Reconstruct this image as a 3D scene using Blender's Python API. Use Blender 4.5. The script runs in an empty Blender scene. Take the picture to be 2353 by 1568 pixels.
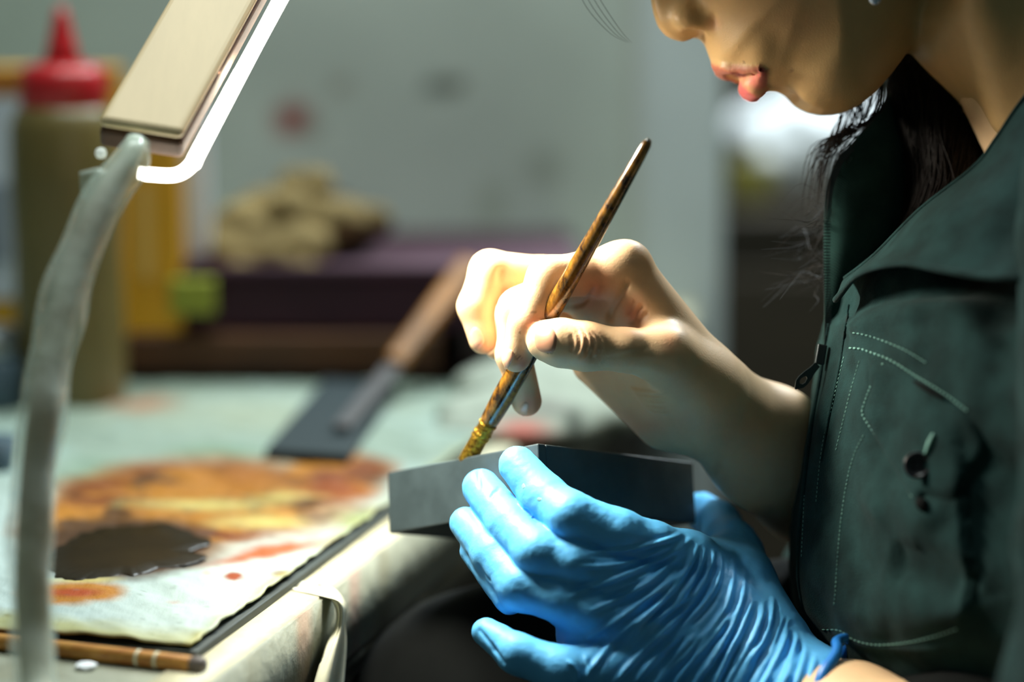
import bpy, bmesh, math, random
import numpy as np
from mathutils import Vector, Matrix
from mathutils.bvhtree import BVHTree

random.seed(4)
RNG = np.random.default_rng(4)
SC = bpy.context.scene
COL = SC.collection

# ------------------------------------------------------------------ camera
FPX = 85.0 / 36.0 * 2353.0
PITCH = math.radians(9.5)
CAM = np.array([0.0, 0.0, 1.015])
TABLE_Z = 0.75
FOC = 0.96
AR = np.array([1.0, 0.0, 0.0])
AF = np.array([0.0, math.cos(PITCH), -math.sin(PITCH)])
AU = np.array([0.0, math.sin(PITCH), math.cos(PITCH)])
cam_d = bpy.data.cameras.new('camera')
cam_d.lens = 85.0
cam_d.sensor_width = 36.0
cam_d.clip_start = 0.05
cam_d.dof.use_dof = True
cam_d.dof.focus_distance = 0.955
cam_d.dof.aperture_fstop = 2.7
cam_d.dof.aperture_blades = 0
cam = bpy.data.objects.new('camera', cam_d)
COL.objects.link(cam)
cam.location = CAM
cam.rotation_euler = (math.pi / 2 - PITCH, 0, 0)
SC.camera = cam

# ------------------------------------------------------------------ world, lights, exposure
SC.view_settings.view_transform = 'Standard'
SC.view_settings.look = 'None'
SC.view_settings.gamma = 1.0
SC.view_settings.exposure = 0.0
SC.view_settings.use_curve_mapping = False
SC.cycles.use_denoising = True
SC.cycles.max_bounces = 6
SC.cycles.transparent_max_bounces = 12
w = bpy.data.worlds.new('world')
SC.world = w
w.use_nodes = True
w.node_tree.nodes['Background'].inputs[0].default_value = (0.60, 0.85, 0.80, 1)
w.node_tree.nodes['Background'].inputs[1].default_value = 0.062


def area(name, loc, target, sx, sy, power, color):
    d = bpy.data.lights.new(name, 'AREA')
    d.shape = 'RECTANGLE'
    d.size = sx
    d.size_y = sy
    d.energy = power
    d.color = color
    o = bpy.data.objects.new(name, d)
    COL.objects.link(o)
    o.location = loc
    o.rotation_euler = (Vector(target) - Vector(loc)).to_track_quat('-Z', 'Y').to_euler()
    return o


# ceiling tubes of the workshop: one bank over the table, one deeper in the room
area('ceiling_light', (0.15, 1.32, 2.3), (0.1, 1.45, 0.7), 1.2, 0.25, 27.0, (0.90, 1.0, 0.95))
area('ceiling_light', (0.9, 2.6, 2.5), (0.7, 2.7, 0.0), 1.2, 0.3, 112.0, (0.86, 0.97, 1.0))


# ------------------------------------------------------------------ helpers
def lin(r, g, b):
    def f(c):
        c = c / 255.0
        return c / 12.92 if c <= 0.04045 else ((c + 0.055) / 1.055) ** 2.4
    return np.array([f(r), f(g), f(b)])


def ray(px, py):
    return AF + (px - 1176.5) / FPX * AR + (784.0 - py) / FPX * AU


def G(px, py, z=TABLE_Z):
    r = ray(px, py)
    return CAM + r * ((z - CAM[2]) / r[2])


def W(px, py, wmm=0.0):
    """world point seen at a pixel, wmm millimetres nearer than the focus plane"""
    return CAM + ray(px, py) * (FOC - wmm / 1000.0)


def Y(px, py, y):
    r = ray(px, py)
    return CAM + r * (y / r[1])


def c(px, py, wmm=0.0):
    s = (FOC * 1000.0 - wmm) / FPX
    return np.array([(px - 1176.5) * s, (784.0 - py) * s, wmm])


def cam2world(v):
    v = np.asarray(v, dtype=np.float64) / 1000.0
    return CAM + v[:, :1] * AR + v[:, 1:2] * AU + (FOC - v[:, 2:3]) * AF


def world2px(v):
    d = np.asarray(v) - CAM
    z = d @ AF
    return 1176.5 + FPX * (d @ AR) / z, 784.0 - FPX * (d @ AU) / z


def vnoise(p, seed=0):
    """value noise on (N,k) points -> [-1,1]"""
    p = np.asarray(p, dtype=np.float64)
    k = p.shape[1]
    i = np.floor(p).astype(np.int64)
    f = p - i
    f = f * f * (3 - 2 * f)
    out = np.zeros(len(p))
    for m in range(2 ** k):
        wgt = np.ones(len(p))
        h = np.full(len(p), seed * 7919 + 13, dtype=np.int64)
        for a in range(k):
            b = (m >> a) & 1
            wgt *= f[:, a] if b else 1 - f[:, a]
            h = (h * 73856093 + (i[:, a] + b) * (19349663 + 83492791 * a)) & 0x7FFFFFFF
            h = (h ^ (h >> 13)) * 1274126177 & 0x7FFFFFFF
        out += wgt * ((h & 0xFFFF) / 32767.5 - 1.0)
    return out


def fbm(p, oct=4, seed=0):
    a, s, t = 1.0, 0.0, 0.0
    p = np.asarray(p, dtype=np.float64)
    for o in range(oct):
        s = s + a * vnoise(p * 2 ** o + 17.3 * o, seed + o)
        t += a
        a *= 0.5
    return s / t


def new_mesh(name, verts, quads=None, tris=None, smooth=True, colors=None):
    me = bpy.data.meshes.new(name)
    verts = np.asarray(verts, dtype=np.float32)
    faces = []
    nq = 0 if quads is None else len(quads)
    nt = 0 if tris is None else len(tris)
    me.vertices.add(len(verts))
    me.vertices.foreach_set('co', verts.ravel())
    loops = []
    if nq:
        loops.append(np.asarray(quads, dtype=np.int32).ravel())
    if nt:
        loops.append(np.asarray(tris, dtype=np.int32).ravel())
    lp = np.concatenate(loops)
    me.loops.add(len(lp))
    me.loops.foreach_set('vertex_index', lp)
    me.polygons.add(nq + nt)
    starts = np.concatenate([np.arange(nq) * 4, nq * 4 + np.arange(nt) * 3]).astype(np.int32)
    me.polygons.foreach_set('loop_start', starts)
    me.polygons.foreach_set('use_smooth', np.full(nq + nt, smooth))
    me.update(calc_edges=True)
    me.validate()
    if colors is not None:
        at = me.color_attributes.new('Col', 'FLOAT_COLOR', 'POINT')
        cc = np.ones((len(verts), 4), dtype=np.float32)
        cc[:, :3] = colors
        at.data.foreach_set('color', cc.ravel())
    return me


def tag(o, label=None, cat=None, group=None, kind=None):
    if label:
        o['label'] = label
    if cat:
        o['category'] = cat
    if group:
        o['group'] = group
    if kind:
        o['kind'] = kind
    return o


def empty(name, loc, label, cat, group=None):
    o = bpy.data.objects.new(name, None)
    o.empty_display_size = 0.02
    COL.objects.link(o)
    o.location = Vector(loc)
    return tag(o, label, cat, group)


def wloc(o):
    v = Vector((0, 0, 0))
    while o is not None:
        v = v + Vector(o.location)
        o = o.parent
    return v


def link(name, me, mat, parent=None, bevel=0.0):
    """me is in world coordinates; re-based on the parent or on its own base point"""
    o = bpy.data.objects.new(name, me)
    COL.objects.link(o)
    if parent is None:
        n = len(me.vertices)
        co = np.empty(n * 3, dtype=np.float32)
        me.vertices.foreach_get('co', co)
        co = co.reshape(-1, 3)
        base = Vector(((co[:, 0].min() + co[:, 0].max()) / 2, (co[:, 1].min() + co[:, 1].max()) / 2, co[:, 2].min()))
        me.transform(Matrix.Translation(-base))
        o.location = base
    else:
        me.transform(Matrix.Translation(-wloc(parent)))
        o.parent = parent
    if mat is not None:
        me.materials.append(mat)
    if bevel > 0:
        b = o.modifiers.new('bevel', 'BEVEL')
        b.width = bevel
        b.segments = 3
        b.limit_method = 'ANGLE'
        b.angle_limit = math.radians(40)
        b.harden_normals = False
    return o


def hexa(pts, smooth=False):
    """8 corners: bottom 4 (ccw) then top 4"""
    q = [(3, 2, 1, 0), (4, 5, 6, 7), (0, 1, 5, 4), (1, 2, 6, 5), (2, 3, 7, 6), (3, 0, 4, 7)]
    return new_mesh('m', pts, quads=q, smooth=smooth)


def boxm(cx, cy, z0, sx, sy, h, rot=0.0):
    ca, sa = math.cos(rot), math.sin(rot)
    p = []
    for z in (z0, z0 + h):
        for (a, b) in ((-1, -1), (1, -1), (1, 1), (-1, 1)):
            x, y = a * sx / 2, b * sy / 2
            p.append((cx + x * ca - y * sa, cy + x * sa + y * ca, z))
    return hexa(p)


def frame_axes(d):
    d = d / np.linalg.norm(d)
    t = np.array([0, 0, 1.0]) if abs(d[2]) < 0.9 else np.array([1.0, 0, 0])
    a = np.cross(d, t)
    a /= np.linalg.norm(a)
    return a, np.cross(d, a)


def cr(pts, n):
    """Catmull-Rom resample of (M,k) control points"""
    P = np.asarray(pts, dtype=np.float64)
    M = len(P)
    if M == 2:
        t = np.linspace(0, 1, n)[:, None]
        return P[0] * (1 - t) + P[1] * t
    E = np.vstack([2 * P[0] - P[1], P, 2 * P[-1] - P[-2]])
    t = np.linspace(0, M - 1, n)
    i = np.minimum(t.astype(int), M - 2)
    f = (t - i)[:, None]
    p0, p1, p2, p3 = E[i], E[i + 1], E[i + 2], E[i + 3]
    return 0.5 * ((2 * p1) + (p2 - p0) * f + (2 * p0 - 5 * p1 + 4 * p2 - p3) * f ** 2 + (3 * p1 - p0 - 3 * p2 + p3) * f ** 3)


def tube(pts, radii, n=24, seg=12, cap=True, raw=False, flat=1.0, wob=0.0):
    P = cr(pts, n)
    R = cr(np.asarray(radii, dtype=float)[:, None], n)[:, 0]
    a0, b0 = frame_axes(P[1] - P[0])
    V = []
    for i in range(n):
        d = P[min(i + 1, n - 1)] - P[max(i - 1, 0)]
        d /= np.linalg.norm(d)
        a0 = a0 - d * (a0 @ d)
        a0 /= np.linalg.norm(a0)
        b0 = np.cross(d, a0)
        th = np.arange(seg) / seg * 2 * math.pi
        rr = R[i] * (1 + wob * np.sin(th * 3 + i * 0.11) + wob * 0.8 * np.sin(th * 5 + 2 * np.sin(i * 0.21)) + wob * np.sin(i * 0.37 + th))
        V.append(P[i] + np.outer(np.cos(th) * rr, a0) + np.outer(np.sin(th) * rr * flat, b0))
    V = np.vstack(V)
    q = []
    for i in range(n - 1):
        for j in range(seg):
            j2 = (j + 1) % seg
            q.append((i * seg + j, i * seg + j2, (i + 1) * seg + j2, (i + 1) * seg + j))
    tr = []
    if cap:
        V = np.vstack([V, P[0], P[-1]])
        s, e = len(V) - 2, len(V) - 1
        for j in range(seg):
            j2 = (j + 1) % seg
            tr.append((s, j2, j))
            tr.append((e, (n - 1) * seg + j, (n - 1) * seg + j2))
    if raw:
        return V, q, tr
    return new_mesh('m', V, quads=q, tris=tr)


def merge(parts, smooth=True):
    V, Q, T = [], [], []
    off = 0
    for (v, q, t) in parts:
        V.append(v)
        if len(q):
            Q.append(np.asarray(q) + off)
        if len(t):
            T.append(np.asarray(t) + off)
        off += len(v)
    return new_mesh('m', np.vstack(V), quads=np.vstack(Q) if Q else None, tris=np.vstack(T) if T else None, smooth=smooth)


def lathe(profile, center, axis=(0, 0, 1), seg=40):
    """profile [(r,h)...] around an axis"""
    ax = np.array(axis, dtype=float)
    ax /= np.linalg.norm(ax)
    a, b = frame_axes(ax)
    V, q, tr = [], [], []
    th = np.arange(seg) / seg * 2 * math.pi
    for (r, h) in profile:
        V.append(np.asarray(center) + ax * h + np.outer(np.cos(th) * r, a) + np.outer(np.sin(th) * r, b))
    n = len(profile)
    V = np.vstack(V + [np.asarray(center) + ax * profile[0][1], np.asarray(center) + ax * profile[-1][1]])
    for i in range(n - 1):
        for j in range(seg):
            j2 = (j + 1) % seg
            q.append((i * seg + j, i * seg + j2, (i + 1) * seg + j2, (i + 1) * seg + j))
    for j in range(seg):
        j2 = (j + 1) % seg
        tr.append((n * seg, j2, j))
        tr.append((n * seg + 1, (n - 1) * seg + j, (n - 1) * seg + j2))
    return new_mesh('m', V, quads=q, tris=tr)


def smooth_angle(me, deg=35):
    me.set_sharp_from_angle(angle=math.radians(deg))
    return me


def gridm(P, colors=None, smooth=True, thick=None):
    """P (r,c,3) world grid; thick = vector offset closes it into a slab"""
    r, cc = P.shape[:2]
    V = P.reshape(-1, 3)
    idx = np.arange(r * cc).reshape(r, cc)
    q = np.stack([idx[:-1, :-1], idx[:-1, 1:], idx[1:, 1:], idx[1:, :-1]], -1).reshape(-1, 4)
    if thick is not None:
        n = len(V)
        V = np.vstack([V, V + np.asarray(thick).reshape(-1, 3)])
        q2 = q[:, ::-1] + n
        edge = np.concatenate([idx[0, :], idx[1:, -1], idx[-1, -2::-1], idx[-2:0:-1, 0]])
        e2 = np.roll(edge, -1)
        q3 = np.stack([e2, edge, edge + n, e2 + n], -1)
        q = np.vstack([q, q2, q3])
        if colors is not None:
            colors = np.vstack([colors, colors])
    return new_mesh('m', V, quads=q, smooth=smooth, colors=colors)


# ------------------------------------------------------------------ materials
def mat(name, col=(0.5, 0.5, 0.5), rough=0.5, metal=0.0, spec=0.5, var=0.0, vscale=30.0, col2=None, bump=0.0,
        bscale=200.0, attr=False, sss=0.0, coat=0.0, trans=0.0, alpha=1.0, emit=None, estr=0.0, sheen=0.0,
        wave=None, stretch=(1, 1, 1), rvar=0.0, bdist=0.001):
    m = bpy.data.materials.new(name)
    m.use_nodes = True
    nt = m.node_tree
    L = nt.links
    b = nt.nodes['Principled BSDF']
    b.inputs['Roughness'].default_value = rough
    b.inputs['Metallic'].default_value = metal
    b.inputs['Specular IOR Level'].default_value = spec
    b.inputs['Coat Weight'].default_value = coat
    b.inputs['Coat Roughness'].default_value = 0.15
    b.inputs['Transmission Weight'].default_value = trans
    b.inputs['Alpha'].default_value = alpha
    b.inputs['Sheen Weight'].default_value = sheen
    if sss > 0:
        b.inputs['Subsurface Weight'].default_value = sss
        b.inputs['Subsurface Radius'].default_value = (1.0, 0.35, 0.2)
        b.inputs['Subsurface Scale'].default_value = 0.004
    if emit is not None:
        b.inputs['Emission Color'].default_value = (*emit, 1)
        b.inputs['Emission Strength'].default_value = estr
    tc = nt.nodes.new('ShaderNodeTexCoord')
    mp = nt.nodes.new('ShaderNodeMapping')
    mp.inputs['Scale'].default_value = stretch
    L.new(tc.outputs['Object'], mp.inputs['Vector'])
    src = None
    if attr:
        at = nt.nodes.new('ShaderNodeAttribute')
        at.attribute_name = 'Col'
        src = at.outputs['Color']
    if var > 0 or col2 is not None:
        nz = nt.nodes.new('ShaderNodeTexNoise')
        nz.inputs['Scale'].default_value = vscale
        nz.inputs['Detail'].default_value = 6
        nz.inputs['Roughness'].default_value = 0.6
        L.new(mp.outputs[0], nz.inputs['Vector'])
        rp = nt.nodes.new('ShaderNodeValToRGB')
        rp.color_ramp.elements[0].position = 0.35
        rp.color_ramp.elements[1].position = 0.65
        c1 = np.array(col[:3])
        if col2 is None:
            rp.color_ramp.elements[0].color = (*(np.ones(3) * (1 - var) if attr else c1 * (1 - var)), 1)
            rp.color_ramp.elements[1].color = (*(np.ones(3) * (1 + var) if attr else c1 * (1 + var)), 1)
        else:
            rp.color_ramp.elements[0].color = (*c1, 1)
            rp.color_ramp.elements[1].color = (*col2, 1)
        L.new(nz.outputs['Fac'], rp.inputs['Fac'])
        if attr:
            mx = nt.nodes.new('ShaderNodeMix')
            mx.data_type = 'RGBA'
            mx.blend_type = 'MULTIPLY'
            mx.inputs[0].default_value = 1.0
            L.new(src, mx.inputs[6])
            L.new(rp.outputs[0], mx.inputs[7])
            src = mx.outputs[2]
        else:
            src = rp.outputs[0]
        if rvar > 0:
            mr = nt.nodes.new('ShaderNodeMapRange')
            mr.inputs[3].default_value = rough - rvar
            mr.inputs[4].default_value = rough + rvar
            L.new(nz.outputs['Fac'], mr.inputs[0])
            L.new(mr.outputs[0], b.inputs['Roughness'])
    if src is None:
        b.inputs['Base Color'].default_value = (*col[:3], 1)
    else:
        L.new(src, b.inputs['Base Color'])
    if bump > 0:
        if wave:
            bt = nt.nodes.new('ShaderNodeTexWave')
            bt.inputs['Scale'].default_value = wave
            bt.inputs['Distortion'].default_value = 1.0
            bt.bands_direction = 'DIAGONAL'
            L.new(mp.outputs[0], bt.inputs['Vector'])
            h = bt.outputs['Fac']
        else:
            bt = nt.nodes.new('ShaderNodeTexNoise')
            bt.inputs['Scale'].default_value = bscale
            bt.inputs['Detail'].default_value = 4
            L.new(mp.outputs[0], bt.inputs['Vector'])
            h = bt.outputs['Fac']
        bp = nt.nodes.new('ShaderNodeBump')
        bp.inputs['Strength'].default_value = bump
        bp.inputs['Distance'].default_value = bdist
        L.new(h, bp.inputs['Height'])
        L.new(bp.outputs[0], b.inputs['Normal'])
    return m


M = {}
M['skin'] = mat('skin', attr=True, rough=0.48, spec=0.4, sss=0.06, var=0.05, vscale=60, bump=0.16, bscale=1100, bdist=0.0005)
M['nail'] = mat('nail', lin(226, 178, 150), rough=0.22, spec=0.6, sss=0.1, coat=0.4)
M['glove'] = mat('blue_nitrile', lin(96, 188, 250), rough=0.52, spec=0.35, sss=0.06, var=0.05, vscale=25, bump=0.25, bscale=500, bdist=0.0006)
M['cloth'] = mat('green_twill', lin(25, 50, 50), rough=0.9, spec=0.1, var=0.3, vscale=75, bump=0.6, bscale=1600, bdist=0.0007, sheen=0.04)
M['cloth2'] = mat('green_twill_inner', lin(38, 66, 62), rough=0.9, spec=0.1, var=0.2, vscale=60, bump=0.6, wave=420, bdist=0.0006)
M['thread'] = mat('thread', lin(110, 160, 150), rough=0.7)
M['dthread'] = mat('dark_thread', lin(30, 50, 50), rough=0.8)
M['zip'] = mat('zip_teeth', lin(22, 30, 32), rough=0.35, spec=0.6)
M['zipmetal'] = mat('zip_puller', lin(60, 66, 68), rough=0.35, metal=0.7)
M['hair'] = mat('hair', lin(22, 15, 12), rough=0.45, spec=0.25, var=0.3, vscale=80)
M['black'] = mat('black_cloth', lin(11, 14, 14), rough=0.9, spec=0.1, var=0.2, vscale=30)
M['lacq'] = mat('matt_black_lacquer', lin(60, 73, 77), rough=0.42, spec=0.5, var=0.25, vscale=40, bump=0.12, bscale=160, rvar=0.12)
M['brush'] = mat('lacquered_handle', lin(30, 13, 8), col2=lin(150, 104, 34), rough=0.2, spec=0.6, vscale=330, coat=0.6, stretch=(1, 1, 0.5), bump=0.1, bscale=120)
M['gold'] = mat('brass_ferrule', lin(216, 176, 60), col2=lin(120, 76, 20), metal=0.85, rough=0.3, vscale=800, bump=0.8, bscale=900)
M['bristle'] = mat('bristle', lin(20, 12, 8), rough=0.5)
M['wall'] = mat('painted_wall', attr=True, rough=0.8, spec=0.2, var=0.07, vscale=5, bump=0.1, bscale=40)
M['floor'] = mat('floor', lin(50, 52, 48), rough=0.7, var=0.2, vscale=6)
M['dark'] = mat('dark_wood', lin(42, 33, 17), rough=0.6, var=0.25, vscale=6, stretch=(1, 1, 6))
M['purple'] = mat('maroon_board', lin(60, 26, 46), rough=0.75, var=0.15, vscale=10)
M['brownwood'] = mat('brown_wood', lin(84, 48, 20), rough=0.6, var=0.35, vscale=14, stretch=(1, 8, 8))
M['tabletop'] = mat('worn_paint', attr=True, rough=0.55, spec=0.4, var=0.1, vscale=60, bump=0.6, bscale=90, bdist=0.002)
M['paper'] = mat('stained_paper', attr=True, rough=0.5, spec=0.35, var=0.05, vscale=50, bump=0.35, bscale=70, bdist=0.003, stretch=(2.2, 0.7, 1))
M['boardedge'] = mat('dark_board', lin(52, 60, 58), rough=0.6, var=0.2, vscale=30)
M['puddle'] = mat('lacquer_puddle', lin(34, 24, 9), rough=0.35, spec=0.18, coat=0.0, bump=0.4, bscale=40, var=0.3, vscale=20)
M['bamboo'] = mat('bamboo', lin(200, 146, 68), col2=lin(168, 104, 40), rough=0.45, vscale=30, stretch=(1, 12, 12), bump=0.1)
M['lampwood'] = mat('pale_ply', lin(246, 218, 172), rough=0.5, var=0.06, vscale=12, stretch=(4, 1, 1))
M['lampside'] = mat('ply_edge_shaded', lin(92, 62, 44), rough=0.6, var=0.2, vscale=60, stretch=(1, 1, 10))  # brown ply edge, with the shade of the side put into its colour
M['led'] = mat('led_tube', (1, 1, 0.9), emit=(1.0, 0.97, 0.82), estr=7.0)
M['ledend'] = mat('led_end', (0.9, 0.95, 0.9), emit=(0.9, 1.0, 0.9), estr=0.35)
M['rod'] = mat('stem_wood', lin(226, 232, 212), col2=lin(140, 118, 88), rough=0.6, vscale=14)
M['wrap'] = mat('clear_plastic_wrap', lin(225, 240, 230), rough=0.25, spec=0.7, alpha=0.34, bump=0.8, bscale=30, bdist=0.004)
M['red'] = mat('red_plastic', lin(190, 34, 40), rough=0.35, sss=0.05)
M['bottle'] = mat('bottle_plastic', lin(112, 98, 56), rough=0.35, spec=0.5, var=0.1, vscale=9, sss=0.05)
M['yellow'] = mat('yellow_card', lin(224, 164, 32), rough=0.55, var=0.05, vscale=10)
M['whitecard'] = mat('white_card', lin(226, 232, 246), rough=0.6, var=0.05, vscale=20)
M['orangeband'] = mat('orange_band', lin(196, 118, 44), rough=0.5)
M['print'] = mat('grey_print', lin(150, 158, 172), rough=0.6)
M['lime'] = mat('lime_card', lin(150, 158, 52), rough=0.6)
M['burlap'] = mat('beige_cloth', lin(140, 122, 84), rough=0.9, spec=0.1, var=0.28, vscale=28, bump=0.5, bscale=120)
M['spat'] = mat('dark_blade', lin(34, 46, 50), rough=0.6, spec=0.3)
M['spat2'] = mat('grey_blade_edge', lin(84, 82, 84), rough=0.5, metal=0.2)
M['spath'] = mat('amber_handle', lin(150, 96, 34), rough=0.4, var=0.35, vscale=30)
M['white'] = mat('white_sheet', lin(236, 240, 244), rough=0.8, var=0.03, vscale=10)
M['olive'] = mat('olive_plastic', lin(92, 86, 16), rough=0.4)
M['strip'] = mat('cloth_strip', lin(226, 226, 200), rough=0.85, var=0.08, vscale=40, sss=0.05)
M['metal'] = mat('tin', lin(150, 160, 166), rough=0.3, metal=0.8, var=0.2, vscale=30)
M['bluegrey'] = mat('blue_grey', lin(60, 80, 92), rough=0.6, var=0.3, vscale=30)
M['drawer'] = mat('drawer_wood', lin(92, 80, 68), rough=0.6, var=0.2, vscale=9, stretch=(1, 1, 5))
M['stone'] = mat('stone', lin(190, 205, 230), rough=0.1, metal=0.4)


# ------------------------------------------------------------------ setting
wall_y = 1.74
RED = lin(150, 60, 55)


def splat(px, py, x, y, rx, ry, soft=0.5):
    d = np.sqrt(((px - x) / rx) ** 2 + ((py - y) / ry) ** 2)
    return np.clip((1 - d) / soft, 0, 1)


xs = np.linspace(-1.6, Y(1662, 500, wall_y)[0], 240)
zs = np.linspace(0.0, 1.75, 180)
gx, gz = np.meshgrid(xs, zs)
Pw = np.stack([gx, np.full_like(gx, wall_y), gz], -1)
flat = Pw.reshape(-1, 3)
px, py = world2px(flat)
base = lin(190, 202, 195)
cw = np.tile(base, (len(flat), 1))
post = np.clip((px - 1440) / 30, 0, 1)
cw = cw * (1 - post[:, None]) + lin(200, 212, 214) * post[:, None]
seam = np.exp(-((px - 1462) / 14) ** 2)
cw = cw * (1 - 0.45 * seam[:, None]) + lin(140, 132, 100) * 0.45 * seam[:, None]
left = np.clip((560 - px) / 500, 0, 1)
cw = cw * (1 - 0.35 * left[:, None]) + lin(110, 128, 108) * 0.35 * left[:, None]
n = fbm(flat[:, [0, 2]] * 9, 4, 3)
cw *= (1 + 0.14 * n)[:, None]
for (x, y, rx, ry, col, a) in ((672, 272, 52, 48, RED, 1.0), (1010, 195, 45, 26, lin(60, 66, 56), 0.85), (1045, 190, 28, 22, lin(70, 60, 40), 0.85),
                               (778, 195, 28, 30, lin(120, 90, 60), 0.5), (715, 300, 30, 30, lin(120, 110, 90), .5), (1250, 390, 60, 60, lin(110, 112, 96), 0.35), (1130, 470, 50, 80, lin(150, 160, 140), 0.4)):
    a_ = (splat(px, py, x, y, rx, ry) * a)[:, None]
    cw = cw * (1 - a_) + col * a_
o = link('wall_back', gridm(Pw, colors=cw, thick=np.tile([0, 0.06, 0.0], (len(flat), 1))), M['wall'])
tag(o, kind='structure')
# the deeper room to the right of the partition
fw = gridm(np.stack(np.meshgrid(np.linspace(-0.5, 4.5, 30), [4.0], np.linspace(0, 2.6, 20), indexing='ij'), -1)[:, 0], colors=np.tile(lin(48, 42, 28), (600, 1)))
o = link('wall_far', fw, M['wall'])
tag(o, kind='structure')
fl = gridm(np.stack([*np.meshgrid(np.linspace(-2.5, 4.5, 20), np.linspace(-1.5, 4.2, 20)), np.zeros((20, 20))], -1))
o = link('floor', fl, M['floor'])
tag(o, kind='structure')

# ------------------------------------------------------------------ worktable
# the two visible table edges give its turn about the vertical
e0 = G(548, 1528)
e1 = G(905, 1250)
ey = e1 - e0
ey[2] = 0
ey /= np.linalg.norm(ey)          # along the right edge, away
ex = np.array([ey[1], -ey[0], 0])  # to the right
corner = e0 - ey * 0.42           # near right corner of the top


def T(a, b, z=0.0):
    """table frame: a metres left of the right edge, b metres from the near corner"""
    return corner - ex * a + ey * b + np.array([0, 0, z])


def Tinv(p):
    d = np.asarray(p) - corner
    return -(d @ ex), d @ ey


LEN = 1.33
WID = 1.15
table = empty('worktable', (*T(WID / 2, LEN / 2)[:2], 0.0), 'paint-stained whitish worktable with a dirty edge that carries the paper and clutter', 'table')
na, nb = 260, 300
aa, bb = np.meshgrid(np.linspace(0, WID, na), np.linspace(0, LEN, nb))
Pt = corner + aa[..., None] * -ex + bb[..., None] * ey
flat = Pt.reshape(-1, 3)
px, py = world2px(flat)
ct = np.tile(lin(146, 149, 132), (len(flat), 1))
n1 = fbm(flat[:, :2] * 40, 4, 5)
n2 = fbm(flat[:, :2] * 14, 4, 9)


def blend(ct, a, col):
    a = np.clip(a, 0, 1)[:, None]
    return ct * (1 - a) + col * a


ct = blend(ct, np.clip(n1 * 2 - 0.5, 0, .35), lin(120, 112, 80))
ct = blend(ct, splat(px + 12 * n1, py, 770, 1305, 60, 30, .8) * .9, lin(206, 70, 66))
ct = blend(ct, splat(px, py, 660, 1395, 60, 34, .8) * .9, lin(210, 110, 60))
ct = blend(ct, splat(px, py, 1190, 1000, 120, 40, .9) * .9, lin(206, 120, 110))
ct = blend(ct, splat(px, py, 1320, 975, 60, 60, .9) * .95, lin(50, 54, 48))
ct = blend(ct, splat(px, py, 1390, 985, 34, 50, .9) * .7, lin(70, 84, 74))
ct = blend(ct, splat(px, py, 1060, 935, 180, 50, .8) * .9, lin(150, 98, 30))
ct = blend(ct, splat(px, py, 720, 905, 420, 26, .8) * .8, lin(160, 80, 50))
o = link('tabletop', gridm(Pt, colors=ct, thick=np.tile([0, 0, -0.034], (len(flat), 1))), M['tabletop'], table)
# dirty apron under the right edge, slightly inset
pa = []
for k in range(60):
    for s in range(6):
        pa.append(T(0.0015 + 0.0012 * math.sin(k * 1.7) * (s / 5), LEN * k / 59, 0.001 - 0.046 * s / 5))
pa = np.array(pa).reshape(60, 6, 3)
fl_ = pa.reshape(-1, 3)
nn = fbm(np.stack([fl_ @ ey * 60, fl_[:, 2] * 60], 1), 4, 21)
ca = blend(np.tile(lin(124, 120, 98), (len(fl_), 1)), nn * 2.4 + 0.25, lin(54, 58, 52))
ca = blend(ca, (0.752 - fl_[:, 2]) < 0.006, lin(196, 190, 160))
lip = link('edge_band', gridm(pa, colors=ca, thick=np.tile(-ex * 0.02, (len(fl_), 1))), M['tabletop'], table)
lip['label'] = 'grimy side edge of the table'
# pale blue-grey side panel and brown drawers beneath
panel = hexa([T(0.03, 0.0, -0.70), T(0.03, 0.62, -0.70), T(0.055, 0.62, -0.70), T(0.055, 0.0, -0.70),
              T(0.03, 0.0, -0.046), T(0.03, 0.62, -0.046), T(0.055, 0.62, -0.046), T(0.055, 0.0, -0.046)])
M['panel'] = mat('pale_panel', lin(120, 136, 124), rough=0.7, var=0.12, vscale=12)
o = link('side_panel', panel, M['panel'], table)
for (b0, b1) in ((0.66, 0.98), (0.99, LEN - 0.02)):
    for z in (-0.20, -0.36, -0.52):
        d = hexa([T(0.03, b0, z), T(0.03, b1, z), T(0.2, b1, z), T(0.2, b0, z), T(0.03, b0, z + 0.15), T(0.03, b1, z + 0.15), T(0.2, b1, z + 0.15), T(0.2, b0, z + 0.15)])
        dd = link('drawer', d, M['drawer'], table, bevel=0.004)
        kb = lathe([(0.004, 0), (0.004, 0.012), (0.009, 0.016), (0.009, 0.022), (0.003, 0.025)], T(0.03, (b0 + b1) / 2, z + 0.075), axis=ex, seg=16)
        link('knob', kb, M['metal'], dd)
for (a, b) in ((0.06, 0.02), (WID - 0.08, 0.02), (0.06, LEN - 0.08), (WID - 0.08, LEN - 0.08)):
    lg = hexa([T(a, b, -0.75), T(a, b + 0.06, -0.75), T(a + 0.06, b + 0.06, -0.75), T(a + 0.06, b, -0.75), T(a, b, -0.034), T(a, b + 0.06, -0.034), T(a + 0.06, b + 0.06, -0.034), T(a + 0.06, b, -0.034)])
    link('leg', lg, M['drawer'], table, bevel=0.003)

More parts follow.
